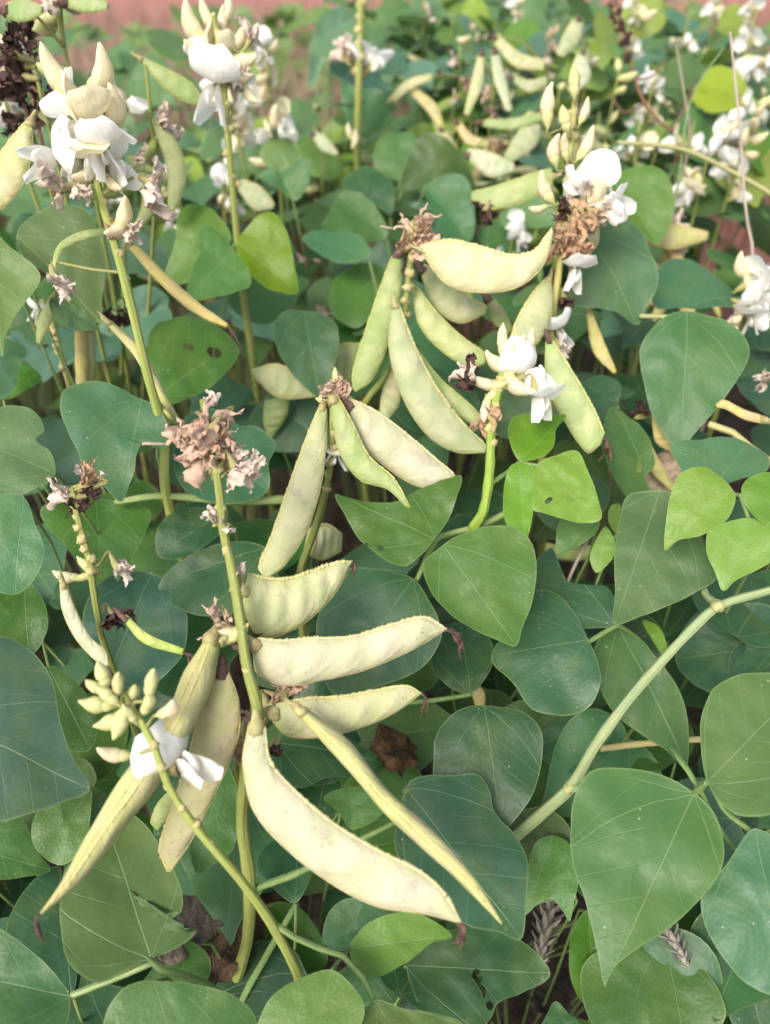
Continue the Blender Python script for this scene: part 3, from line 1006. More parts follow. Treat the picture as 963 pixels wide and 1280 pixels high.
pod(C_, [(524, 308), (560, 300), (600, 308), (640, 319), (668, 313), (690, 285)], [(526, 315), (560, 356), (605, 366), (650, 358), (680, 330), (692, 289)], .565, .555, (.56, .50, .32), seed=31, N=40)
pod(C_, [(491, 318), (475, 360), (458, 410), (442, 462), (441, 486)], [(503, 322), (500, 372), (486, 430), (465, 475), (445, 490)], .60, .585, GN_, seed=32)
pod(C_, [(498, 378), (518, 430), (545, 482), (580, 530), (606, 555), (609, 562)], [(490, 385), (487, 440), (505, 500), (535, 545), (570, 565), (606, 566)], .58, .565, (.42, .42, .24), seed=33, N=40)
pod(C_, [(514, 425), (548, 470), (592, 510), (617, 541)], [(515, 440), (548, 500), (580, 524), (613, 545)], .595, .59, GN_, seed=34)
pod(C_, [(520, 356), (546, 390), (577, 420), (607, 441)], [(515, 362), (525, 408), (556, 442), (590, 459), (607, 454)], .60, .59, (.41, .42, .19), seed=35)
pod(C_, [(530, 330), (560, 345), (588, 372), (609, 384)], [(527, 345), (545, 385), (575, 404), (607, 392)], .62, .61, CG, seed=36)
pod(C_, [(491, 460), (478, 492), (475, 520)], [(500, 465), (499, 505), (482, 528)], .62, .61, CG, seed=37)
pod(C_, [(611, 368), (628, 385), (642, 412)], [(608, 380), (616, 402), (634, 418)], .63, .63, GN_, seed=38)
D_ = PLANTS['D']
pod(D_, [(684, 346), (662, 372), (644, 405), (634, 441)], [(690, 352), (690, 392), (672, 430), (646, 447)], .575, .555, CG, seed=41)
pod(D_, [(690, 424), (716, 465), (741, 508), (756, 542)], [(682, 428), (684, 480), (708, 530), (735, 566), (751, 556)], .545, .535, (.44, .47, .22), tip=26, seed=42)
pod(D_, [(690, 210), (660, 219), (622, 232), (590, 240)], [(692, 234), (652, 254), (615, 262), (589, 250)], .72, .74, GN_, seed=43)
pod(D_, [(720, 300), (742, 290), (758, 280)], [(712, 330), (735, 325), (757, 290)], .62, .64, YLW, seed=44)
pod(D_, [(738, 385), (752, 420), (771, 465)], [(733, 390), (742, 440), (767, 467)], .64, .63, TN, seed=45)
R4_ = PLANTS['R4']
pod(R4_, [(36, 148), (8, 182), (-22, 222), (-34, 262)], [(42, 160), (35, 215), (8, 258), (-28, 270)], .47, .46, YLW, seed=51)
pod(R4_, [(164, 298), (210, 343), (252, 380), (286, 404)], [(158, 308), (200, 355), (246, 393), (283, 410)], .50, .50, TN, edge_on=True, tip=14, seed=52)
pod(R4_, [(130, 404), (165, 443), (200, 503), (226, 534)], [(138, 400), (178, 440), (207, 494), (230, 533)], .50, .515, YLW, edge_on=True, seed=53)
pod(R4_, [(140, 285), (100, 290), (72, 308), (64, 345)], [(140, 291), (104, 300), (78, 314), (68, 345)], .47, .46, GN_, seed=54, warts=False)
pod(R4_, [(148, 220), (175, 206), (208, 215)], [(150, 228), (178, 215), (206, 222)], .45, .45, GN_, seed=55, warts=False)
Q_ = PLANTS['Q']
pod(Q_, [(92, 408), (92, 460), (98, 522)], [(104, 408), (108, 460), (104, 522)], .60, .61, TN, edge_on=True, seed=61)
pod(Q_, [(104, 412), (104, 470), (108, 512)], [(114, 412), (116, 465), (112, 512)], .61, .62, YLW, edge_on=True, seed=62)
pod(Q_, [(60, 375), (48, 400), (46, 428)], [(72, 378), (64, 405), (50, 430)], .57, .57, GN_, seed=63)
R5_ = PLANTS['R5']
pod(R5_, [(174, 70), (212, 88), (240, 105), (256, 128)], [(176, 76), (205, 110), (232, 128), (254, 132)], .66, .66, GN_, seed=71)
pod(R5_, [(315, 462), (350, 456), (398, 486)], [(318, 472), (348, 497), (397, 496)], .66, .65, CG, seed=72, calyx=False)
pod(R5_, [(395, 440), (430, 430), (456, 430)], [(395, 468), (430, 482), (452, 470)], .67, .67, GN_, seed=73, calyx=False)
pod(R5_, [(332, 500), (330, 525), (336, 545)], [(362, 495), (358, 520), (342, 545)], .68, .69, (.40, .44, .2), seed=74, calyx=False)
R3_ = PLANTS['R3']
pod(R3_, [(75, 730), (78, 762), (94, 797), (120, 826), (133, 833)], [(83, 732), (96, 765), (112, 795), (132, 814), (136, 831)], .43, .425, (.46, .44, .30), tip=16, seed=81, warts=False)
pod(R3_, [(157, 768), (186, 793), (230, 811)], [(154, 776), (180, 804), (229, 819)], .44, .435, (.42, .46, .14), tip=24, seed=82, warts=False)
H_ = PLANTS['H']
pod(H_, [(828, 520), (850, 548), (862, 565)], [(815, 525), (822, 555), (858, 570)], .60, .60, TN, seed=91)
pod(H_, [(808, 545), (824, 575), (846, 612)], [(800, 550), (815, 590), (840, 614)], .59, .585, TN, seed=92)
pod(PLANTS['Z'], [(955, 520), (930, 512), (905, 500), (895, 505)], [(955, 530), (930, 524), (908, 512), (896, 509)], .56, .56, TN, seed=93)
pod(PLANTS['N'], [(594, 850), (606, 868), (604, 890)], [(588, 855), (592, 875), (599, 892)], .54, .54, TN, seed=94, calyx=False)

# flowers, buds and withered flowers -------------------------------
blooms('R1', [('f', 236, 958, 80, 22, -.03, 3, -.35, .8), ('b', 140, 945, 46, 178), ('b', 216, 888, 46, 20, -.004, 1), ('g', 128, 842, 38, 110, 0), ('g', 148, 852, 40, 80, -.004), ('g', 120, 880, 46, 170, -.002),
              ('g', 138, 902, 46, 200, -.006), ('g', 165, 868, 34, 60), ('g', 150, 905, 44, 250, -.008), ('g', 133, 868, 36, 140, -.006), ('g', 190, 850, 46, 75, -.004), ('g', 186, 878, 40, 60, -.004),
              ('g', 160, 890, 34, 120, -.008), ('g', 118, 858, 30, 150)])
blooms('A', [('w', 254, 535, 74, 100, 0, 0), ('w', 236, 570, 62, 200, -.004, 1), ('p', 300, 585, 66, 330, 0, 2), ('w', 268, 560, 66, 250, .004, 0), ('t', 256, 550, 54, 240, -.008), ('w', 248, 545, 50, 140, -.008, 2), ('p', 318, 594, 46, 350), ('w', 280, 568, 50, 330, -.004), ('p', 256, 500, 34, 100), ('p', 302, 600, 60, 300, -.008),
             ('p', 262, 652, 34, 170), ('p', 284, 654, 26, 10), ('p', 303, 712, 34, 80), ('w', 268, 780, 46, 160), ('b', 285, 790, 36, 190), ('g', 300, 790, 34, 40),
             ('g', 275, 802, 30, 210), ('w', 360, 850, 50, 80, -.012), ('w', 300, 800, 30, 20, -.006), ('w', 352, 872, 30, 340, -.012), ('w', 314, 900, 30, 200, -.008), ('k', 262, 560, 44, 230, -.006), ('g', 345, 880, 38, 20, -.006), ('k', 322, 800, 26, 0), ('t', 300, 940, 56, 265, -.006), ('k', 346, 942, 32, 270, -.002), ('g', 330, 876, 30, 100, -.006), ('k', 362, 884, 26, 0, -.01)])
blooms('R3', [('p', 116, 597, 50, 40), ('p', 76, 628, 52, 195, 0, 1), ('k', 106, 638, 44, 270, .002), ('k', 108, 612, 36, 200), ('p', 152, 720, 48, 300), ('g', 108, 706, 34, 150), ('b', 82, 722, 36, 180),
              ('g', 103, 722, 28, 200), ('k', 147, 780, 40, 300), ('t', 108, 592, 36, 160)])
blooms('R4', [('f', 78, 130, 54, 170, 0, 0), ('f', 56, 198, 66, 195, 0, 1, -.5, .6), ('c', 118, 200, 56, 260, -.012, 2), ('p', 100, 245, 46, 250), ('c', 98, 165, 58, 190, -.006, 2), ('c', 130, 160, 60, 300, -.004, 1), ('f', 148, 215, 62, 330, .006, 0), ('b', 68, 95, 66, 130, 0, 1), ('b', 132, 95, 62, 40), ('b', 148, 140, 60, 50, 0, 1),
              ('b', 90, 118, 56, 120), ('f', 92, 205, 50, 230, 0), ('b', 108, 222, 40, 240), ('b', 140, 230, 40, 310), ('p', 62, 238, 62, 200), ('p', 208, 238, 66, 330, 0, 1), ('b', 158, 268, 50, 60), ('b', 150, 290, 48, 250), ('p', 164, 298, 44, 290), ('p', 72, 362, 56, 290, 0, 2), ('p', 120, 190, 50, 260),
              ('b', 120, 110, 46, 70), ('f', 132, 195, 52, 280, -.01, 1), ('t', 140, 290, 30, 180)])
blooms('R5', [('f', 268, 122, 66, 250, -.01, 1), ('b', 238, 35, 54, 140, 0, 1), ('b', 266, 48, 56, 60), ('b', 252, 68, 50, 220), ('b', 298, 52, 50, 40), ('b', 304, 78, 46, 330), ('b', 300, 100, 44, 340), ('b', 258, 20, 44, 120), ('b', 285, 15, 44, 60),
              ('p', 318, 40, 40, 60), ('b', 278, 30, 42, 90), ('c', 292, 85, 46, 330), ('b', 272, 95, 40, 200), ('c', 256, 60, 46, 150), ('p', 300, 110, 40, 320), ('b', 312, 120, 40, 300)])
blooms('B', [('w', 414, 484, 36, 100), ('g', 420, 470, 26, 90), ('w', 432, 490, 30, 20), ('f', 418, 572, 40, 270), ('k', 408, 494, 26, 180), ('g', 405, 500, 24, 190)])
blooms('C', [('w', 520, 278, 44, 90), ('t', 514, 295, 46, 130, 0), ('w', 528, 300, 40, 60), ('k', 510, 322, 40, 250), ('w', 524, 316, 40, 300), ('k', 604, 272, 44, 250, .1), ('t', 532, 285, 34, 40)])
blooms('D', [('b', 684, 130, 60, 95, 0, 0), ('b', 704, 182, 40, 110), ('b', 736, 182, 48, 50, 0, 1), ('b', 690, 188, 44, 110), ('b', 678, 236, 50, 130, 0, 1), ('b', 733, 140, 36, 60), ('g', 718, 100, 40, 95), ('g', 706, 148, 34, 110),
             ('f', 730, 226, 56, 170, -.008, 3, .5, 1.1), ('c', 764, 256, 50, 10, -.004, 1, -.5, 1.0), ('f', 768, 262, 42, 320, -.008, 0), ('t', 716, 290, 66, 250, -.006, 0), ('t', 724, 270, 60, 200, -.01, 1), ('t', 708, 315, 56, 270, -.006, 2), ('p', 742, 246, 52, 40), ('f', 718, 345, 48, 270, -.004, 0),
             ('p', 752, 275, 44, 330), ('k', 700, 270, 40, 180), ('k', 708, 385, 36, 280), ('f', 702, 418, 40, 300), ('p', 702, 440, 40, 290), ('f', 714, 242, 38, 230), ('t', 704, 300, 46, 150), ('b', 672, 262, 34, 200)])
blooms('E', [('f', 668, 474, 64, 350, -.004, 3, -.6, .9), ('f', 676, 504, 54, 285, -.008, 0), ('b', 606, 480, 48, 170), ('b', 628, 424, 46, 95, 0, 2), ('b', 640, 456, 56, 70), ('b', 652, 440, 50, 60, 0, 1), ('b', 620, 455, 50, 150), ('k', 580, 470, 40, 170, 0),
             ('p', 582, 478, 44, 180), ('t', 606, 528, 50, 265), ('b', 606, 515, 40, 255), ('g', 626, 480, 32, 40), ('b', 644, 485, 50, 300), ('g', 615, 495, 28, 220), ('b', 662, 430, 44, 60)])
blooms('K', [('f', 468, 72, 40, 60), ('f', 460, 76, 38, 30), ('p', 430, 78, 44, 190), ('p', 424, 62, 38, 130), ('b', 436, 165, 22, 120), ('b', 446, 175, 22, 60)])
blooms('Z', [('f', 952, 345, 52, 30), ('f', 946, 388, 52, 330), ('b', 926, 335, 42, 130), ('b', 935, 350, 36, 100), ('p', 912, 398, 40, 200), ('f', 956, 370, 42, 10), ('b', 920, 400, 34, 230), ('f', 940, 400, 40, 260), ('p', 950, 478, 40, 200, -.06)])
blooms('H', [('k', 800, 520, 34, 200), ('k', 812, 512, 30, 30)])
blooms('Q', [('k', 150, 392, 36, 180), ('k', 145, 396, 30, 60), ('f', 44, 392, 28, 250)])

# leaves read one by one ------------------------------------------
ROOTS = None
_hl = [0]
def leaf_stalk(pl, B, mdir, r=.0011, col=(.20, .27, .09)):
    rt = Vector(pl.location)
    hz = Vector((rt.x - B.x, rt.y - B.y, 0))
    k1 = B - mdir * .012 + Vector((0, 0, -.006))
    if hz.length > .22:                       # far from its root: the stalk dives between the leaves
        rt = Vector((B.x, B.y, 0)) + hz.normalized() * .22
        rt.z = 0
    k2 = B * .6 + rt * .4 + Vector((0, 0, .02 * B.z))
    path = [B, k1, k2, Vector((rt.x, rt.y, -.005))]
    v, f, u = tube_geo(path, [r, r, r * 1.2, r * 1.9], 6, 14)
    part('leaf_stalk', mesh_from('leaf_stalk', [a - B for a in v], f, STEM, u), pl, Matrix.Translation(B), col)
def H(key, d, base, tip, outline, col, stalk_=True, **kw):
    _hl[0] += 1
    me, M = hero_leaf_geo(d, base, tip, outline, seed=_hl[0], **kw)
    o = part('leaf', me, PLANTS[key], M, col)
    if stalk_:
        leaf_stalk(PLANTS[key], M.translation.copy(), M.to_3x3().col[0].normalized())
    return o

# lower right
H('V', .42, (868, 992), (757, 1232), [(868, 992), (845, 978), (810, 966), (765, 961), (735, 970), (718, 1000), (713, 1050), (718, 1090), (730, 1120), (742, 1165), (751, 1205), (757, 1233), (765, 1212), (790, 1190), (830, 1165), (865, 1135), (895, 1100), (906, 1070), (903, 1040), (890, 1012)], (.078, .145, .052), False, fold=.1, droop=.1)
H('V', .41, (941, 1039), (985, 1242), [(941, 1039), (925, 1055), (905, 1085), (884, 1105), (877, 1130), (890, 1170), (915, 1205), (945, 1230), (985, 1242), (1010, 1180), (1010, 1100), (975, 1055)], BLU, False, fold=.05)
H('V', .405, (884, 978), (1010, 850), [(884, 978), (877, 950), (876, 900), (890, 865), (920, 847), (963, 842), (1010, 850), (1030, 930), (1010, 1000), (963, 1022), (925, 1020), (900, 1002)], (.09, .16, .055), False, fold=.08, droop=.05)
H('V', .49, (830, 1172), (860, 1320), [(830, 1172), (780, 1185), (740, 1195), (726, 1215), (728, 1250), (745, 1290), (800, 1320), (860, 1320), (905, 1275), (895, 1235), (870, 1203)], GRN)
H('N', .51, (735, 1140), (745, 1265), [(735, 1140), (717, 1160), (711, 1200), (718, 1235), (745, 1265), (765, 1240), (758, 1190)], (.08, .19, .035))
H('V', .49, (690, 1048), (660, 1138), [(690, 1046), (668, 1058), (658, 1100), (657, 1140), (672, 1130), (690, 1124), (703, 1138), (712, 1152), (717, 1130), (722, 1105), (720, 1075), (708, 1055)], (.06, .17, .035))
H('N', .45, (720, 1310), (695, 1252), [(720, 1310), (670, 1300), (683, 1270), (695, 1251), (712, 1268), (745, 1300)], DBL)
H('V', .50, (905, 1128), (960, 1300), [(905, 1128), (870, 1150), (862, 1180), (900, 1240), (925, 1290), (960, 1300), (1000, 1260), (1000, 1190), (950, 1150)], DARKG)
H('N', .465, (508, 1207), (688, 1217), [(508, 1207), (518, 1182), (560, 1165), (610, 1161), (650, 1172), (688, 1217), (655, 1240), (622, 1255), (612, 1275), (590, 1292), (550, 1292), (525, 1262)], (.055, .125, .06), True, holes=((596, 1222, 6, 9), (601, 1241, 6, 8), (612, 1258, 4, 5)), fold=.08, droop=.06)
H('N', .455, (507, 986), (653, 1174), [(507, 986), (520, 974), (560, 971), (600, 970), (612, 990), (618, 1015), (645, 1045), (660, 1080), (658, 1120), (653, 1174), (625, 1166), (580, 1155), (540, 1120), (510, 1090), (493, 1055)], (.06, .13, .07), fold=.05, droop=.05)
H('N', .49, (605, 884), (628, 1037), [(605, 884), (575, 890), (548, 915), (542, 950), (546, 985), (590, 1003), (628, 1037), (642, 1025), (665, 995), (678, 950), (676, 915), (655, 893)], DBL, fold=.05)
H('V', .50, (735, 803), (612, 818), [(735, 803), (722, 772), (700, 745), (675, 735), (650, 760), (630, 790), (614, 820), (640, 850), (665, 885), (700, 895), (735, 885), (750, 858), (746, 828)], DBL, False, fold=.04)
H('E', .475, (553, 684), (646, 805), [(553, 684), (580, 668), (620, 661), (650, 665), (667, 685), (670, 720), (665, 755), (655, 780), (646, 805), (625, 800), (590, 785), (555, 760), (535, 735), (530, 705)], MID, False, fold=.08, droop=.1)
H('E', .475, (543, 674), (420, 618), [(543, 674), (560, 650), (572, 620), (577, 596), (555, 600), (520, 615), (495, 628), (455, 626), (420, 617), (432, 645), (450, 675), (480, 700), (505, 707), (530, 692)], (.085, .185, .035), False, fold=.02, droop=.02, holes=((458, 683, 4, 3), (476, 687, 5, 4)))
H('E', .495, (517, 727), (420, 862), [(517, 727), (480, 718), (435, 713), (410, 740), (396, 775), (398, 830), (420, 862), (480, 852), (530, 832), (552, 800), (550, 782), (537, 755)], (.06, .155, .075), False, fold=.06)
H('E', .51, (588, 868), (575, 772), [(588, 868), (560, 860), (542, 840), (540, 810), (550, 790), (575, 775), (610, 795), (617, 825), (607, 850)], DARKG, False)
H('V', .515, (768, 783), (690, 678), [(768, 783), (745, 787), (720, 785), (690, 760), (665, 730), (668, 700), (690, 678), (697, 702), (707, 725), (735, 733), (757, 735), (771, 757)], DBL, False, fold=.05)
H('Y', .505, (825, 614), (768, 782), [(825, 614), (785, 620), (775, 650), (768, 690), (769, 740), (768, 782), (800, 770), (840, 755), (870, 740), (897, 722), (882, 690), (862, 650), (845, 622)], (.07, .15, .055), fold=.06)
H('Y', .455, (915, 616), (833, 682), [(915, 616), (900, 600), (880, 590), (850, 598), (838, 620), (833, 650), (833, 682), (850, 672), (880, 668), (905, 655), (917, 635)], YEL, False)
H('Y', .445, (936, 650), (906, 735), [(936, 650), (905, 657), (885, 668), (882, 690), (895, 715), (906, 735), (920, 725), (963, 705), (982, 680), (965, 660)], YEL, False)
H('Y', .45, (926, 617), (1010, 640), [(926, 617), (935, 600), (963, 591), (1000, 600), (1012, 640), (975, 662), (945, 650)], YEL, False)
H('Y', .52, (888, 614), (938, 550), [(888, 614), (868, 616), (842, 585), (835, 570), (870, 558), (905, 550), (938, 551), (958, 575), (955, 597), (925, 602)], BLU, up=1.1)
H('Z', .60, (857, 395), (854, 549), [(857, 395), (830, 405), (808, 425), (799, 445), (805, 480), (815, 510), (835, 535), (854, 549), (870, 535), (895, 510), (915, 485), (933, 455), (936, 435), (920, 415), (890, 398)], (.075, .165, .06), False, fold=.1)
H('Z', .66, (850, 390), (936, 361), [(850, 390), (820, 391), (811, 372), (825, 340), (850, 327), (880, 335), (910, 358), (936, 361), (925, 377), (895, 389)], BLU, up=1.2)
H('D', .64, (735, 300), (800, 395), [(735, 300), (770, 285), (800, 295), (812, 320), (824, 350), (812, 375), (800, 395), (770, 384), (735, 382), (715, 377), (720, 335)], (.07, .16, .075))
H('D', .78, (765, 222), (825, 302), [(765, 222), (800, 214), (830, 225), (842, 260), (825, 302), (800, 288), (772, 262)], (.10, .2, .05))
H('H', .60, (772, 507), (728, 476), [(772, 507), (775, 485), (752, 469), (728, 476), (726, 500), (737, 522), (760, 532)], DBL, up=1.0)
H('H', .55, (803, 590), (768, 495), [(805, 600), (817, 590), (812, 560), (800, 535), (785, 520), (768, 495), (755, 530), (750, 570), (752, 592), (775, 627), (795, 637), (815, 622)], (.07, .17, .045), fold=.5, droop=.3, curl=.5)
H('H', .545, (800, 592), (802, 550), [(800, 594), (785, 585), (781, 570), (790, 556), (802, 548), (806, 565), (804, 582)], (.12, .22, .05), False, fold=-.7, droop=.4)
H('E', .50, (650, 578), (709, 515), [(650, 578), (638, 560), (636, 535), (650, 522), (680, 520), (709, 515), (696, 535), (692, 560), (680, 574), (665, 579)], YEL, False)
H('E', .495, (671, 582), (751, 649), [(671, 582), (690, 572), (720, 565), (735, 590), (745, 615), (751, 649), (715, 650), (680, 642), (666, 636), (668, 600)], YEL, False, holes=((686, 626, 3, 6),))
H('E', .50, (648, 579), (656, 673), [(648, 579), (635, 590), (629, 625), (633, 655), (656, 673), (665, 650), (668, 610), (667, 586)], (.14, .25, .05), False)
H('E', .52, (748, 650), (698, 692), [(748, 650), (720, 648), (700, 651), (698, 692), (725, 682), (745, 667)], (.09, .19, .05))
H('E', .51, (757, 660), (747, 713), [(757, 660), (741, 685), (738, 700), (747, 713), (765, 700), (769, 680)], YEL)
H('E', .515, (770, 668), (775, 628), [(770, 668), (760, 650), (764, 632), (775, 627), (779, 645), (778, 662)], (.11, .2, .05))
H('V', .53, (772, 788), (863, 954), [(772, 788), (750, 800), (738, 830), (750, 865), (765, 890), (800, 915), (835, 935), (863, 954), (862, 900), (850, 865), (820, 828), (797, 800)], MID, False)
H('V', .50, (829, 822), (804, 773), [(830, 822), (815, 800), (804, 773), (822, 783), (833, 808)], YEL, fold=.4)
H('Y', .56, (970, 810), (848, 822), [(970, 810), (960, 835), (930, 855), (890, 870), (850, 835), (848, 800), (870, 770), (920, 758), (963, 765)], DBL)
H('Y', .58, (1000, 780), (905, 738), [(1000, 780), (963, 802), (920, 772), (905, 738), (963, 713), (1005, 730)], DARKG)
H('V', .56, (770, 905), (668, 930), [(770, 905), (772, 930), (735, 967), (700, 962), (668, 930), (700, 898), (745, 888)], DBL)
H('Z', .62, (963, 690), (900, 640), [(1000, 690), (960, 700), (925, 690), (900, 640), (940, 620), (1000, 630)], DBL)
# lower left
H('R1', .405, (189, 1200), (117, 980), [(189, 1200), (160, 1215), (125, 1232), (95, 1215), (80, 1180), (78, 1120), (85, 1085), (108, 1050), (117, 980), (130, 990), (160, 1012), (185, 1035), (210, 1075), (228, 1115), (228, 1140), (216, 1150), (205, 1139), (197, 1155), (220, 1166), (246, 1167), (225, 1186)], (.085, .165, .05), False, fold=.12, droop=.08)
H('L', .41, (-70, 900), (112, 985), [(-70, 900), (-60, 820), (0, 796), (40, 815), (65, 850), (75, 900), (90, 945), (112, 985), (85, 1000), (45, 1015), (0, 1029), (-60, 1020)], (.085, .15, .095), up=.75, fold=.05, droop=.1)
H('L', .45, (112, 985), (60, 1078), [(112, 985), (70, 998), (45, 1020), (40, 1050), (55, 1071), (80, 1079), (105, 1060), (114, 1020)], (.085, .165, .04))
H('L', .47, (-40, 1060), (62, 1086), [(-40, 1060), (-30, 1030), (20, 1018), (50, 1068), (62, 1086), (30, 1096), (-30, 1098)], GRN)
H('L', .395, (88, 1247), (-75, 1210), [(88, 1247), (60, 1208), (20, 1175), (-10, 1160), (-60, 1175), (-80, 1240), (-30, 1330), (40, 1330), (82, 1295)], (.06, .135, .05), False)
H('L', .46, (90, 1242), (72, 1078), [(90, 1242), (40, 1197), (10, 1172), (15, 1140), (40, 1100), (72, 1078), (84, 1150), (97, 1200)], DBL)
H('R1', .375, (192, 1228), (230, 1345), [(192, 1228), (165, 1232), (140, 1255), (128, 1290), (150, 1330), (230, 1345), (310, 1320), (322, 1275), (300, 1248), (250, 1232)], (.08, .16, .06), fold=.05)
H('R1', .385, (415, 1213), (385, 1340), [(415, 1213), (385, 1220), (350, 1238), (328, 1265), (320, 1300), (340, 1330), (385, 1340), (432, 1315), (453, 1278), (455, 1255), (438, 1230)], (.115, .205, .045), False)
H('R1', .385, (469, 1250), (580, 1280), [(469, 1250), (455, 1265), (440, 1290), (470, 1320), (540, 1320), (580, 1280), (550, 1268), (510, 1262)], (.10, .19, .05), False)
H('R1', .42, (437, 1186), (566, 1170), [(437, 1186), (455, 1160), (480, 1147), (515, 1141), (545, 1152), (566, 1170), (540, 1178), (520, 1195), (500, 1209), (465, 1225), (445, 1211)], YEL, False, fold=.25)
H('N', .46, (485, 1147), (405, 1178), [(485, 1147), (450, 1166), (430, 1189), (405, 1178), (410, 1145), (430, 1127), (460, 1128)], BLU)
H('A', .48, (370, 1130), (372, 1038), [(370, 1130), (340, 1110), (322, 1085), (332, 1058), (372, 1038), (402, 1060), (392, 1092)], DBL)
H('A', .465, (437, 984), (440, 1037), [(437, 984), (405, 1000), (425, 1018), (440, 1037), (480, 1018), (470, 994)], (.085, .18, .05))
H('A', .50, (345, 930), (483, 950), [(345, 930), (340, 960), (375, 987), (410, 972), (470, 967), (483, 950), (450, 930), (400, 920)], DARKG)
H('R1', .45, (232, 1178), (170, 1257), [(232, 1178), (260, 1195), (262, 1225), (220, 1256), (170, 1257), (192, 1210)], GRN)
H('A', .50, (280, 955), (245, 1090), [(280, 955), (300, 1000), (292, 1060), (265, 1080), (245, 1090), (236, 1050), (250, 1000)], (.06, .16, .04))
H('A', .53, (340, 1130), (410, 1200), [(340, 1130), (380, 1140), (410, 1200), (370, 1220), (335, 1190)], GRN)
# left
H('R3', .465, (32, 627), (15, 735), [(32, 627), (5, 624), (-30, 640), (-50, 690), (-20, 728), (15, 735), (45, 715), (56, 688), (46, 660)], BLU, up=.8)
H('R4', .50, (70, 596), (-50, 540), [(70, 596), (50, 615), (0, 626), (-40, 600), (-50, 540), (0, 505), (30, 507), (50, 524), (56, 543), (45, 552), (64, 568)], (.085, .16, .06))
H('R4', .505, (178, 502), (150, 622), [(178, 502), (140, 485), (110, 480), (85, 489), (76, 510), (85, 540), (98, 565), (105, 585), (125, 600), (150, 622), (160, 600), (168, 585), (172, 565), (185, 550), (200, 565), (213, 556), (210, 535), (200, 515)], (.07, .165, .085), False, fold=.08, up=.8)
H('R4', .58, (197, 502), (296, 418), [(197, 502), (215, 513), (240, 500), (270, 480), (290, 455), (299, 430), (280, 405), (255, 391), (220, 392), (195, 405), (185, 430), (189, 465)], (.08, .17, .045), holes=((236, 434, 6, 7), (268, 438, 8, 11)), fold=.12)
H('R4', .55, (22, 296), (124, 398), [(22, 296), (40, 275), (75, 264), (110, 275), (125, 300), (133, 330), (127, 370), (124, 398), (95, 377), (65, 350), (30, 322)], (.105, .2, .06))
H('R4', .545, (64, 374), (124, 408), [(64, 374), (95, 384), (124, 408), (90, 412), (70, 404)], (.07, .165, .06))
H('R4', .53, (-12, 294), (1, 442), [(-12, 294), (15, 315), (40, 335), (53, 352), (40, 372), (20, 392), (6, 420), (1, 442), (-30, 400), (-40, 340)], (.12, .21, .055))
H('R4', .56, (-20, 450), (33, 434), [(-20, 430), (10, 424), (33, 434), (25, 460), (15, 490), (-20, 500)], BLU)
H('Q', .59, (5, 500), (48, 462), [(5, 500), (8, 470), (30, 452), (51, 468), (32, 490)], (.09, .2, .04))
H('R5', .67, (290, 302), (203, 348), [(290, 302), (270, 275), (240, 264), (225, 275), (220, 305), (203, 348), (235, 352), (262, 335)], (.13, .235, .06), False)
H('R5', .655, (291, 311), (237, 372), [(291, 311), (266, 289), (252, 292), (250, 320), (238, 346), (236, 373), (275, 373), (312, 366), (313, 348)], (.12, .24, .075), False)
H('R5', .655, (296, 306), (372, 362), [(296, 306), (315, 285), (340, 277), (360, 300), (368, 335), (372, 362), (340, 364), (312, 347)], (.19, .29, .045), False)
H('R5', .64, (380, 391), (399, 491), [(380, 391), (355, 395), (343, 415), (350, 445), (375, 475), (399, 491), (415, 465), (424, 430), (418, 405), (400, 392)], (.06, .16, .06))
H('K', .92, (352, 212), (350, 172), [(352, 212), (333, 208), (325, 190), (338, 174), (362, 172), (377, 192), (364, 209)], (.14, .24, .08), up=.3)
H('K', .90, (366, 250), (346, 206), [(366, 252), (350, 235), (346, 208), (365, 214), (387, 206), (388, 228), (380, 245)], (.09, .2, .07), up=.3, fold=.5)
H('K', .82, (484, 298), (420, 238), [(484, 298), (472, 265), (447, 240), (424, 239), (410, 270), (404, 291), (440, 306)], (.10, .2, .055), up=.4)
H('C', .77, (462, 326), (378, 290), [(462, 326), (425, 332), (395, 316), (378, 290), (420, 289), (455, 303)], BLU, up=1.1)
H('K', .90, (488, 272), (426, 222), [(488, 272), (460, 250), (426, 224), (450, 204), (475, 214), (492, 240)], DARKG, up=.4)
H('K', .96, (503, 238), (597, 238), [(503, 238), (509, 205), (530, 174), (555, 179), (577, 197), (597, 238), (550, 232)], (.06, .13, .035), up=.35)
H('K', .93, (532, 231), (588, 302), [(532, 231), (577, 228), (592, 260), (588, 302), (555, 300), (540, 268)], BLU)
H('K', 1.0, (500, 226), (500, 162), [(500, 226), (470, 212), (468, 190), (485, 165), (515, 164), (522, 182), (508, 222)], (.08, .17, .05), up=.4)
H('K', 1.2, (460, 90), (462, 172), [(460, 90), (430, 98), (428, 130), (440, 160), (465, 172), (488, 140), (490, 98)], (.07, .16, .07), up=.3)
H('K', 1.3, (432, 12), (388, 104), [(432, 12), (402, 24), (388, 66), (388, 104), (420, 62), (452, 66), (452, 38)], (.07, .15, .08), up=.4)
H('C', .78, (416, 396), (482, 332), [(416, 396), (418, 350), (450, 330), (482, 332), (476, 376), (450, 412)], (.08, .19, .045))
H('C', .80, (415, 388), (386, 358), [(415, 388), (390, 386), (385, 360), (405, 344), (427, 355)], MID)
H('R3', .54, (333, 690), (195, 726), [(333, 690), (347, 740), (300, 771), (240, 766), (195, 726), (250, 690), (290, 680)], DBL)
H('R3', .55, (285, 640), (196, 690), [(285, 640), (270, 675), (230, 695), (196, 690), (200, 655), (240, 630)], DARKG)
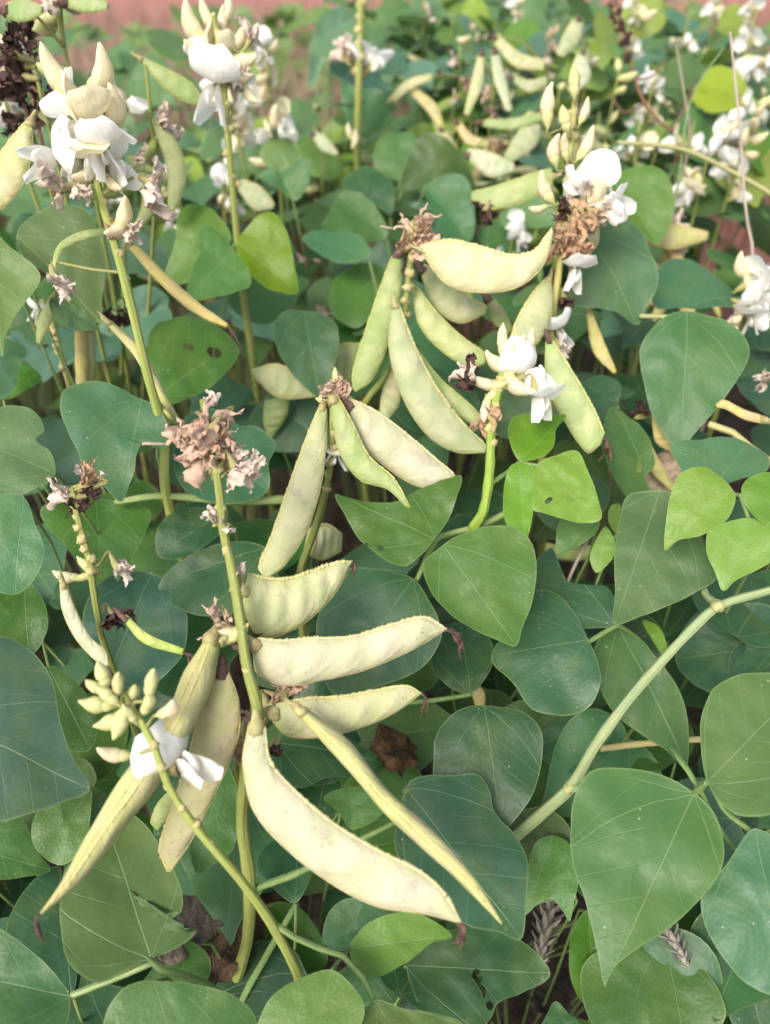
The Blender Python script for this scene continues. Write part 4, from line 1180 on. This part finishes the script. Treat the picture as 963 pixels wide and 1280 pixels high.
H('R3', .54, (190, 716), (132, 850), [(190, 716), (225, 745), (236, 790), (225, 832), (180, 862), (132, 850), (106, 805), (114, 752), (150, 722)], (.05, .12, .075))
H('R3', .55, (120, 625), (128, 742), [(120, 625), (52, 640), (88, 690), (128, 742), (170, 692), (188, 640), (150, 632)], (.07, .18, .04))
H('L', .50, (30, 724), (35, 818), [(30, 724), (0, 725), (-25, 770), (-15, 802), (35, 818), (60, 788), (55, 752)], GRN)
H('L', .52, (60, 834), (112, 935), [(60, 834), (100, 858), (121, 900), (112, 935), (78, 932), (58, 880)], GRN)
H('R4', .55, (228, 528), (335, 612), [(228, 528), (260, 511), (280, 520), (300, 535), (320, 535), (344, 555), (336, 575), (335, 612), (290, 630), (240, 621), (219, 590)], (.065, .155, .08))

# ------------------------------------------------------------------ leaves that fill the canopy, hung on the nearest plant
HERO = list(PLANTS.values())
def nearest_plant(p):
    return min(HERO, key=lambda o: (o.location.x - p.x) ** 2 + (o.location.y - p.y) ** 2)
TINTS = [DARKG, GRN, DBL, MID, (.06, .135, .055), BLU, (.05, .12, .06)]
def free_leaf(pl, c, n, az, size, col, stalk_=True):
    col = tuple(min(1, x * .92) for x in col)
    me, k = LEAF_VARIANTS[rnd.randrange(len(LEAF_VARIANTS))]
    x = Vector((math.cos(az), math.sin(az), rnd.uniform(-.35, .1)))
    M = frame(c, x, n)
    M.translation = c - M.to_3x3().col[0] * size * .45
    B = M.translation.copy()
    part('leaf', me, pl, M @ Matrix.Scale(size, 4), col)
    if stalk_:
        leaf_stalk(pl, B, M.to_3x3().col[0], .001)
r_ = rnd
GAPS = ((620, 1090, 760, 1300), (240, 1080, 410, 1270), (880, 1150, 990, 1300), (640, 670, 760, 760), (800, 800, 900, 960), (300, 560, 420, 640), (-20, 880, 60, 1200))
for row, py in enumerate(range(250, 1440, 74)):
    for px in range(-170, 1140, 80):
        gap = any(x0 < px < x1 and y0 < py < y1 for x0, y0, x1, y1 in GAPS)
        for layer in (0, 1):
            if gap and (layer == 0 or r_.random() < .85): continue
            if layer == 0 and r_.random() < .16: continue
            if layer == 1 and r_.random() < .45:
                continue
            d = dc(py) + (r_.uniform(.08, .16) if layer == 0 else r_.uniform(.16, .28))
            if py < 330: d += .04
            c = P(px + r_.uniform(-34, 34) + (row % 2) * 40, py + r_.uniform(-30, 30), d)
            if c.z < .05: continue
            n = Vector((r_.gauss(0, .35), -.45 + r_.gauss(0, .35), 1))
            free_leaf(nearest_plant(c), c, n, r_.uniform(0, 6.28), r_.uniform(.065, .095) * (1 if layer == 0 else 1.1), r_.choice(TINTS), layer == 0 and r_.random() < .6)

# ------------------------------------------------------------------ bean plants further back
def tall_pod_meshes():
    res = []
    for i in range(5):
        b = rnd.uniform(.12, .3); L = 1.0; wd = rnd.uniform(.2, .26)
        A, Bq = [], []
        for k in range(6):
            t = k / 5
            wv = wd * (math.sin(math.pi * (.06 + .90 * t)) ** .6) * .5
            y = b * math.sin(math.pi * t)
            A.append(Vector((t, y + wv, 0))); Bq.append(Vector((t, y - wv, 0)))
        g, r1, r2_, wmax, *_ = pod_geo(A, Bq, 20, 12, .36, False, 300 + i, 4)
        V, F, U = merge([g, warty(r1, wmax * .035, i, 50)])
        res.append(mesh_from('pod', V, F, POD, U))
    return res
FARPOD = tall_pod_meshes()
def back_plant(x, y, d, label, kinds, n, spread, npods, size=.020, podcol=GN_, leaves=12, h_px=150, stalk_col=YG):
    """(x, y, d): top of the flower stalk; its root is on the ground behind the front rows"""
    top = P(x, y, d)
    root = Vector((top.x + rnd.uniform(-.06, .06), top.y + rnd.uniform(.0, .08), 0))
    pl = empty('bean_plant', root, label, 'bean plant', 'bean plants in the bed')
    mid = top * .5 + root * .5 + Vector((rnd.uniform(-.02, .02), 0, 0))
    low = top * .8 + root * .2
    v, f, u = tube_geo([top, low, mid, root - Vector((0, 0, .01))], [.0014, .0022, .003, .0045], 7, 24, .15, x)
    part('stem', mesh_from('stem', [a - top for a in v], f, STEM, u), pl, Matrix.Translation(top), stalk_col)
    length = h_px * 1.25 * d / FPX
    n = int(n * 1.5); npods = int(npods * 1.6)
    if n > 5: 
        off = Vector((rnd.choice((-1, 1)) * rnd.uniform(.05, .09), rnd.uniform(-.02, .08), -rnd.uniform(.0, .06)))
        t2 = top + off
        v, f, u = tube_geo([t2, t2 + (low - top) * .5 - off * .1, mid, mid * .5 + root * .5], [.0014, .002, .0026, .003], 7, 20, .15, x + 3)
        part('stem', mesh_from('stem', [a - t2 for a in v], f, STEM, u), pl, Matrix.Translation(t2), stalk_col)
    else:
        off = Vector()
    for i in range(n):
        t = (i + rnd.random() * .7) / n * .75
        c = top + (off if i % 5 > 2 else Vector()) + (low - top).normalized() * t * length
        az = rnd.uniform(0, 6.28)
        out = Vector((math.cos(az), math.sin(az), rnd.uniform(-.5, .6))).normalized()
        k = rnd.choice(kinds)
        s = size * rnd.uniform(.9, 1.4)
        blossom(pl, k, c + out * s * .25, out, s, rnd.uniform(-.4, .4), None, True)
    for i in range(npods + (1 if npods else 0)):
        c = top + (off if i % 2 else Vector()) + (low - top).normalized() * length * rnd.uniform(.3, .9)
        az = rnd.uniform(0, 6.28)
        out = Vector((math.cos(az), math.sin(az) * .6, rnd.uniform(-1.3, .1)))
        cc = (podcol[0] * rnd.uniform(.85, 1.2), podcol[1] * rnd.uniform(.85, 1.15), podcol[2])
        M = frame(c, out, (CAM - c) + Vector((rnd.gauss(0, .3), 0, 0))) @ Matrix.Scale(rnd.uniform(.055, .08), 4)
        part('pod', FARPOD[rnd.randrange(5)], pl, M, cc)
    for i in range(leaves):
        az = rnd.uniform(0, 6.28); rr = rnd.uniform(.03, .17)
        px_, py_ = root.x + math.cos(az) * rr, root.y + math.sin(az) * rr
        if d >= .8: py_ = root.y + .07 + abs(math.sin(az)) * rr        # leaves stand behind the flower stalk
        hz = canopy(py_) - rnd.uniform(.0, .2)
        hz = min(hz, top.z + .01) if d < .8 else top.z - .015 - abs(rnd.gauss(0, .12))
        c = Vector((px_, py_, hz))
        nn = Vector((rnd.gauss(0, .4), -.55 + rnd.gauss(0, .4), 1))
        col = rnd.choice([(.12, .23, .08), (.11, .22, .15), (.15, .27, .07), (.09, .20, .06), (.11, .23, .10), (.24, .34, .07), (.11, .22, .15), (.19, .31, .08)])  # greens lightened: the bright haze over the back rows is put into leaf colour
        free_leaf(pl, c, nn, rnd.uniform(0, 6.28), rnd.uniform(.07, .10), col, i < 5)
    return pl
bp = back_plant
BP = {}
BP[62, -30] = bp(62, -30, .56, 'bean stalk with green pods in the top left corner above the white flowers', 'pg', 5, 1, 3, leaves=5)
BP[40, 70] = bp(40, 70, .52, 'bean stalk with dark brown withered flowers left of the white flowers, upper left', 'k', 7, 1, 0, .024, leaves=4, h_px=110)
BP[8, 60] = bp(8, 60, .60, 'bean stalk with pale withered flowers cut by the left edge near the top', 'pcf', 7, 1, 1, leaves=4)
BP[332, 55] = bp(332, 55, .86, 'bean stalk packed with cream flowers behind the second stalk, top left', 'bcfb', 18, 1, 0, .022, leaves=7, h_px=150)
BP[277, 215] = bp(277, 215, .92, 'low bean stalk with drooping white flowers and pale pods behind the left bright leaves', 'fb', 5, 1, 2, podcol=CG)
BP[205, 215] = bp(205, 215, 1.0, 'bean plant with small white flowers in front of the pink grass, upper left', 'fbc', 8, 1, 1)
BP[530, -10] = bp(530, -10, 1.45, 'bean stalk with cream flowers at the top edge just right of the middle', 'bp', 7, 1, 0, .022)
BP[575, 55] = bp(575, 55, 1.10, 'bean plant with yellow green leaves and long upright thin pods, top middle', 'wp', 4, 1, 4, podcol=YLW)
BP[560, 175] = bp(560, 175, 1.0, 'bean plant with a yellowing tangle of dry pods above the central dark leaf', 'tp', 5, 1, 4, podcol=TN)
BP[622, 85] = bp(622, 85, .98, 'bean plant with pods hanging in pairs right of the top middle', 'pw', 4, 1, 5, podcol=CG)
BP[650, -5] = bp(650, -5, 1.35, 'bean stalk with white flowers at the top edge right of the middle', 'fcb', 10, 1, 1, .024)
BP[690, 40] = bp(690, 40, 1.15, 'bean stalk with brown withered flowers and broad pods behind the cream buds', 'wcp', 10, 1, 3, podcol=CG)
BP[738, 60] = bp(738, 60, .98, 'bean plant with two upright pale pods beside the cream bud stalk', 'pf', 3, 1, 3, podcol=CG)
BP[800, 0] = bp(800, 0, 1.22, 'bean stalk with many small white flowers in front of the red earth, top right', 'fcbb', 13, 1, 0, .022)
BP[775, 85] = bp(775, 85, .98, 'bean stalk with green buds beside a reddish brown dry weed, upper right', 'gg', 8, 1, 0, .016)
BP[818, 90] = bp(818, 90, 1.08, 'bean stalk with pale flowers among reddish brown dry weed stems, upper right', 'fwc', 11, 1, 0)
BP[905, -10] = bp(905, -10, 1.35, 'bean stalk with cream buds on the red earth near the top right corner', 'bc', 8, 1, 0, .022)
BP[948, 10] = bp(948, 10, 1.18, 'bean stalk with cream flowers in the top right corner', 'bcf', 13, 1, 0, .024)
BP[936, 85] = bp(936, 85, 1.0, 'bean stalk with a pair of white flowers close to the upper right edge', 'f', 4, 1, 0, .020)
BP[893, 165] = bp(893, 165, .84, 'bean stalk with white flowers below the arching tan stem at right', 'fcb', 7, 1, 0, .024, h_px=110)
BP[950, 125] = bp(950, 125, .88, 'bean stalk with cream and white flowers over the arching stem, right edge', 'bcfb', 11, 1, 0, .022, h_px=140)
BP[645, 275] = bp(645, 275, .86, 'low bean stalk with small white flowers left of the tan withered clump', 'f', 4, 1, 1, .020, h_px=60)
BP[845, 275] = bp(845, 275, .80, 'bean plant with twisted dry tan pods above the bluish right leaf', 'p', 2, 1, 4, podcol=TN, h_px=80)
BP[865, 60] = bp(865, 60, 1.35, 'leafy bean plant without flowers right below the red earth, top right', 'g', 2, 1, 0, leaves=18)
BP[640, 130] = bp(640, 130, .95, 'bean plant with pale hanging pods left of the cream bud stalk', 'pt', 3, 1, 5, podcol=CG)
BP[400, 130] = bp(400, 130, 1.15, 'leafy bean plant in front of the red gap, top left of the middle', 'g', 2, 1, 0, leaves=14)
BP[820, 190] = bp(820, 190, .95, 'leafy bean plant behind the arching tan stem at upper right', 'g', 2, 1, 0, leaves=18)
BP[700, 110] = bp(700, 110, 1.05, 'leafy bean plant behind the cream bud stalk, upper right of the middle', 'gb', 4, 1, 1, leaves=16)
BP[150, 150] = bp(150, 150, 1.2, 'leafy bean plant low in the hazy upper left behind the white flowers', 'gf', 4, 1, 0, leaves=12)
BP[590, 25] = bp(590, 25, 1.3, 'bean plant with bright yellow green leaves at the top edge, right of the middle', 'bp', 6, 1, 1, leaves=14)

def bpods(key, d, *pairs):
    for i, (A, B, c) in enumerate(pairs):
        o = pod(BP[key], A, B, d, d - .01, (c[0] * .88, c[1] * .92, c[2] * .95), seed=400 + key[0] + i * 2, N=20)
        pl = BP[key]; c0 = o.matrix_basis.translation + pl.location
        s0 = (P(*A[0], d) + P(*B[0], d)) / 2
        tp = P(*key, d); ax = [tp.lerp(Vector(pl.location), t) for t in (.05, .12, .2, .3)]
        e0 = min(ax, key=lambda q: (q - s0).length)
        sub('pod_stalk', tube('pod_stalk', [s0 - c0, s0.lerp(e0, .4) + Vector((0, 0, .012)) - c0, e0 - c0], [.0013, .0012, .0016], STEM, 6, 12), o, (.33, .32, .12))
PALEP = (.52, .50, .32)
bpods((622, 85), .95, ([(598, 68), (590, 100), (580, 142)], [(606, 70), (603, 108), (586, 145)], YLW), ([(614, 66), (618, 100), (634, 140)], [(624, 68), (634, 105), (640, 138)], PALEP))
bpods((640, 130), .92, ([(584, 186), (612, 190), (644, 206)], [(588, 204), (615, 222), (642, 214)], PALEP), ([(662, 138), (648, 165), (630, 196)], [(678, 150), (670, 182), (640, 203)], CG), ([(600, 150), (640, 148), (680, 140)], [(602, 158), (640, 162), (680, 150)], GN_))
bpods((560, 175), .98, ([(545, 165), (550, 190), (562, 216)], [(560, 165), (573, 190), (568, 216)], YLW), ([(575, 150), (590, 168), (612, 176)], [(570, 160), (584, 180), (610, 184)], TN))
bpods((690, 40), 1.05, ([(622, 42), (650, 66), (682, 76)], [(618, 56), (645, 84), (680, 88)], YLW), ([(640, 92), (660, 100), (684, 96)], [(642, 104), (662, 116), (684, 106)], CG))
bpods((738, 60), .95, ([(722, 66), (714, 90), (710, 114)], [(735, 70), (738, 98), (720, 117)], PALEP), ([(716, 24), (704, 45), (696, 68)], [(730, 30), (724, 52), (704, 72)], CG))
bpods((845, 275), .80, ([(796, 292), (830, 280), (886, 290)], [(800, 304), (840, 312), (884, 300)], TN))
bpods((277, 215), .90, ([(302, 224), (326, 234), (344, 256)], [(298, 238), (318, 262), (341, 261)], CG))
bpods((62, -30), .56, ([(8, 4), (30, 0), (54, 8)], [(10, 24), (32, 27), (52, 18)], GN_), ([(82, -4), (110, -8), (136, 4)], [(84, 10), (112, 16), (134, 12)], GN_))
bpods((575, 55), 1.05, ([(520, 110), (545, 130), (556, 160)], [(514, 118), (536, 142), (550, 164)], TN), ([(488, 120), (510, 100), (540, 92)], [(492, 128), (514, 112), (540, 100)], YLW))
bpods((400, 130), 1.1, ([(394, 164), (408, 172), (424, 192)], [(392, 174), (402, 188), (420, 194)], PALEP))

# far leaves that read as one mass between the rows and the red earth
r3 = random.Random(21)
src = [me for me, k in LEAF_VARIANTS[:6]]
V, F, U = [], [], []
cache = []
for me in src:
    vs = np.array([v.co[:] for v in me.vertices]); fs = [tuple(p.vertices) for p in me.polygons]
    cache.append((vs, fs, [(float(v[0]), float(v[1])) for v in vs]))
for i in range(2900):
    y = r3.uniform(1.0, 2.6); x = r3.uniform(-1.9, 1.9)
    if i >= 1700:                              # the bed goes on to both sides
        y = r3.uniform(-.1, 1.3); x = r3.choice((-1, 1)) * (.46 + .55 * max(0, y) + abs(r3.gauss(0, .35)))
    if y > 1.8 and -.42 < x / y < -.05 and r3.random() < .8: continue     # the open grassy gap at the left
    top = canopy(min(y, 1.75)) + max(0, y - 1.75) * .02 + .04 * noise.noise(Vector((x * 2.2, y * 2.2, 3)))
    if y > 1.6 and -.05 < x / y < .24: top += .06
    if y > 1.5 and -.28 < x / y < -.06: top -= .12
    if y > 1.7 and .30 < x / y: top -= .04
    z = top - abs(r3.gauss(.03, .10)) - .05
    if i >= 1700: z -= .03
    vs, fs, us = cache[r3.randrange(len(cache))]
    M = frame(Vector((x, y, z)), Vector((math.cos(i * 2.4), math.sin(i * 2.4), r3.uniform(-.3, .1))), Vector((r3.gauss(0, .4), -.5 + r3.gauss(0, .4), 1)))
    Mn = np.array(M); s = r3.uniform(.065, .10)
    w_ = (vs * s) @ Mn[:3, :3].T + Mn[:3, 3]
    o = len(V)
    V += w_.tolist(); U += us
    F += [tuple(k + o for k in f) for f in fs]
far = link('bean_foliage', mesh_from('bean_foliage', V, F, LEAF, U), kind='stuff')
far.color = (.11, .20, .08, 1)
far['label'] = 'mass of blurred green bean leaves at the back of the bed'
far['category'] = 'foliage'
add_rim(far.data, [0.0] * len(far.data.vertices))

# looser bushes on the red earth beyond the bed
V, F, U = [], [], []
clumps = [(r3.uniform(-.58, .58), r3.uniform(2.7, 4.6)) for _ in range(34)]
for i in range(1500):
    q, y = clumps[i % len(clumps)]
    y += r3.gauss(0, .15); x = q * y + r3.gauss(0, .16)
    z = abs(r3.gauss(.45, .2)) * (.85 if -.35 < q < -.1 or q > .3 else 1.0)
    z = min(z, .95 - .075 * y)
    vs, fs, us = cache[r3.randrange(len(cache))]
    M = frame(Vector((x, y, z)), Vector((math.cos(i * 2.4), math.sin(i * 2.4), r3.uniform(-.3, .1))), Vector((r3.gauss(0, .4), -.7 + r3.gauss(0, .4), 1)))
    Mn = np.array(M); s = r3.uniform(.07, .12)
    w_ = (vs * s) @ Mn[:3, :3].T + Mn[:3, 3]
    o = len(V)
    V += w_.tolist(); U += us
    F += [tuple(k + o for k in f) for f in fs]
far2 = link('far_bushes', mesh_from('far_bushes', V, F, LEAF, U), kind='stuff')
far2.color = (.14, .22, .085, 1)
far2['label'] = 'loose blurred green bushes on the red earth along the top'
far2['category'] = 'bushes'
add_rim(far2.data, [0.0] * len(far2.data.vertices))

# ------------------------------------------------------------------ weeds, grass, litter
def blades(name, label, n, area, h, col, seed, lean=.35, wid=.0025, cat='grass'):
    r4 = random.Random(seed)
    V, F = [], []
    for i in range(n):
        x, y = area(r4)
        hh = h * r4.uniform(.5, 1.25); a = r4.uniform(0, 6.28); l = lean * r4.random() * hh
        wv = Vector((math.cos(a + 1.57), math.sin(a + 1.57), 0)) * wid * r4.uniform(.6, 1.4)
        o = len(V)
        for k in range(4):
            t = k / 3
            c = Vector((x + math.cos(a) * l * t * t, y + math.sin(a) * l * t * t, hh * t * (1 - .15 * t)))
            ww = wv * (1 - t * .92)
            V += [c - ww, c + ww]
        for k in range(3):
            b = o + k * 2
            F.append((b, b + 1, b + 3, b + 2))
    ob = link(name, mesh_from(name, V, F, STRAW), kind='stuff')
    ob.color = (*col, 1); ob['label'] = label; ob['category'] = cat
    return ob
gap_x = lambda r, y: r.uniform(-.60 * y, -.02 * y)
blades('dry_grass', 'pinkish dry grass behind the beans at the upper left', 9000,
       lambda r: ((lambda y: (gap_x(r, y), y))(r.uniform(1.7, 5.0))), .66, (.48, .29, .23), 3, .5, .0035)
blades('straw_grass', 'pale straw coloured grass among the pink grass at the upper left', 3000,
       lambda r: ((lambda y: (gap_x(r, y), y))(r.uniform(1.6, 4.2))), .68, (.50, .42, .28), 6, .6, .0025)
blades('green_grass', 'thin green grass among the dry stems at the upper left', 3200,
       lambda r: ((lambda y: (gap_x(r, y), y))(r.uniform(1.4, 3.4))), .60, (.17, .25, .10), 4, .5)
blades('red_weeds', 'low reddish dry weeds scattered on the red earth', 12000,
       lambda r: ((lambda y: (r.uniform(-.8 * y, .8 * y), y))(r.uniform(2.8, 11))), .36, (.36, .19, .15), 5, .6, .008, cat='weeds')
blades('brown_weeds', 'dull brown dry weeds among the red ones far behind the beans', 5000,
       lambda r: ((lambda y: (r.uniform(-.8 * y, .8 * y), y))(r.uniform(3.5, 12))), .42, (.25, .17, .13), 8, .6, .007, cat='weeds')

def single(name, label, cat, pts, r0, r1, mat, col, sides=6, group=None):
    q = [P(*p) for p in pts]
    e = q[-1]
    q += [Vector((e.x, e.y + .02, e.z * .4)), Vector((e.x, e.y + .03, -.01))]
    rr = [r0 * pts[0][2] / FPX, r1 * pts[-1][2] / FPX, r1 * 1.1 * pts[-1][2] / FPX]
    v, f, u = tube_geo(q, rr, sides, len(q) * 8, .15, pts[0][0])
    o = link(name, mesh_from(name, v, f, mat, u))
    o['label'] = label; o['category'] = cat
    if group: o['group'] = group
    o.color = (*col, 1)
    return o
single('tall_grass', 'long pale grass stalk standing upright near the upper right edge', 'grass stalk', [(913, 40, .70), (925, 160, .70), (932, 260, .71), (940, 340, .73)], 1.5, 2.5, STRAW, (.50, .42, .34))
single('wild_grass', 'thin bluish green grass blade leaning in front of dark leaves, upper right', 'grass blade', [(905, 60, .80), (870, 110, .80), (858, 150, .80), (846, 240, .82)], 1, 2.6, STRAW, (.22, .32, .14))
single('dead_grass', 'thin grey grass stem beside the leaning blade, upper right', 'grass stem', [(845, 55, .85), (856, 120, .85), (862, 180, .86)], 1.2, 2, STRAW, (.34, .30, .22))
def weed(label, main, sides, col):
    r5 = random.Random(int(main[0][0]))
    q = [P(*p) for p in main]
    e = q[-1]
    rt = Vector((e.x, e.y + .05, 0))
    wd = empty('dry_weed', rt, label, 'weed')
    o = part('stem', tube('stem', [a - rt for a in q] + [Vector((0, 0, -.01))], [.0016, .0028, .004], STEM, 7, 40, .3, 5), wd, Matrix.Translation(rt), col)
    for s in sides:
        qq = [P(*p) - rt for p in s]
        part('twig', tube('twig', qq, [.002, .0008], STEM, 6, 16, .3), wd, Matrix.Translation(rt), col)
    c = catmull(q, 24)
    for i in range(26):
        p = c[r5.randrange(14)]
        out = Vector((r5.gauss(0, 1), r5.gauss(0, 1), r5.gauss(0, .6))).normalized()
        s = r5.uniform(.010, .02)
        M = frame(p, out, Vector((0, 0, 1))) @ Matrix.Scale(s, 4)
        part('seed_husk', FAR['k'][i % 3], wd, M)
    return wd
weed('reddish brown dry weed with dark husks rising at the upper right', [(760, -20, 1.02), (776, 40, 1.0), (795, 100, .98), (806, 130, .97), (828, 155, .97), (850, 180, .98)],
     [[(795, 100, .98), (815, 95, .98), (830, 75, .99)], [(806, 130, .97), (780, 140, .96), (765, 120, .96)], [(840, 165, .97), (858, 130, .98), (868, 100, 1.0)]], (.20, .09, .065))
weed('dark brown dry weed with husks at the left edge of the picture top', [(28, 30, .62), (36, 90, .61), (46, 150, .60), (58, 200, .62)], [[(40, 110, .60), (60, 120, .60), (70, 105, .6)]], (.16, .09, .05))

def catmull_xy(q, n):
    return [(p.x, p.y) for p in catmull([Vector((a, b, 0)) for a, b in q], n, True)]
def dry_leaf(label, x, y, d, size, az, col, nn=(0, -.3, 1)):
    q = [(a * size, b * size) for a, b in canon(.9, 1.05)]
    q = [(a * (1 + .16 * noise.noise(Vector((a * 90, b * 90, x)))), b * (1 + .3 * noise.noise(Vector((a * 120, b * 120, x + 5))))) for a, b in catmull_xy(q, 30)]
    me = leaf_mesh(q, size, .6, .7, .2, int(x), 60, (), (.25, .5, .75, .9, 1.0))
    me.materials.clear(); me.materials.append(DRYLEAF)
    c = P(x, y, d)
    M = frame(c, Vector((math.cos(az), math.sin(az), -.1)), Vector(nn))
    M.translation = c - M.to_3x3().col[0] * size * .5
    o = link('dry_leaf', me, None, M)
    o['label'] = label; o['category'] = 'dry leaf'; o['group'] = 'dead leaves caught under the beans'
    o.color = (*col, 1)
dry_leaf('orange brown dry leaf caught in the gap right of the lower pods', 500, 936, .52, .042, .6, (.11, .06, .022))
dry_leaf('greyish brown dry leaf caught behind the bitten leaf at lower left', 235, 1158, .46, .045, .2, (.19, .145, .11))
dry_leaf('rust brown dry leaf lying in the dark gap at bottom left of the stems', 268, 1190, .50, .05, 1.9, (.14, .08, .045))
dry_leaf('dull brown dry leaf in the gap between the two lower stems', 340, 1165, .54, .05, -1.2, (.13, .08, .05))
dry_leaf('pale tan dry leaf hanging under the curled leaf at right', 832, 600, .60, .05, -1.4, (.50, .37, .25), (0, -1, .5))
dry_leaf('small pinkish tan dry leaf behind the heart shaped leaf left of centre', 412, 392, .80, .03, 1.0, (.46, .31, .22))
dry_leaf('tan dry leaf tucked behind the upper left of centre leaves', 388, 330, .84, .035, 1.7, (.46, .33, .22))
dry_leaf('dark brown dry leaf on the soil at the bottom right', 690, 1225, .66, .06, .4, (.13, .10, .08))

def seed_head(label, x, y, d, L, az, tilt):
    c = P(x, y, d)
    ax = Vector((math.cos(az), math.sin(az), tilt)).normalized()
    sh = empty('seed_head', (c.x, c.y, c.z), label, 'seed head', 'spiky dead seed heads on the soil')
    core = tube('core', [Vector() - ax * L * .5, Vector(), ax * L * .5], [L * .05, L * .09, L * .03], GREY, 7, 12)
    part('core', core, sh, Matrix.Translation(c))
    hv, hf, hu = petal_geo(lambda u, v: (u, v * .16 * math.sin(math.pi * (.1 + .85 * u)), .12 * u * u - .1 * v * v), 5, 4)
    husk = mesh_from('husk', hv, hf, GREY, hu)
    for k in range(9):
        for j in range(6):
            t = k / 8 - .5
            a = j * 1.047 + k * .5
            s1 = ax.orthogonal().normalized(); s2 = ax.cross(s1)
            rad = s1 * math.cos(a) + s2 * math.sin(a)
            M = frame(c + ax * t * L, rad + ax * .55, ax) @ Matrix.Scale(L * .30 * (1 - abs(t) * .7), 4)
            part('husk', husk, sh, M)
seed_head('grey spiky dead seed head in the dark gap left of the big heart shaped leaf', 683, 1160, .55, .048, 1.2, .2)
seed_head('pale grey spiky dead seed head peeping under the tip of the big heart shaped leaf', 840, 1172, .475, .034, 2.0, .3)
d_ = single('fallen_twig', 'thin grey twig hanging in the gap beside the yellow green young leaves', 'twig', [(735, 675, .54), (722, 700, .54), (712, 722, .545)], 2.2, 1.5, STRAW, (.40, .34, .27))
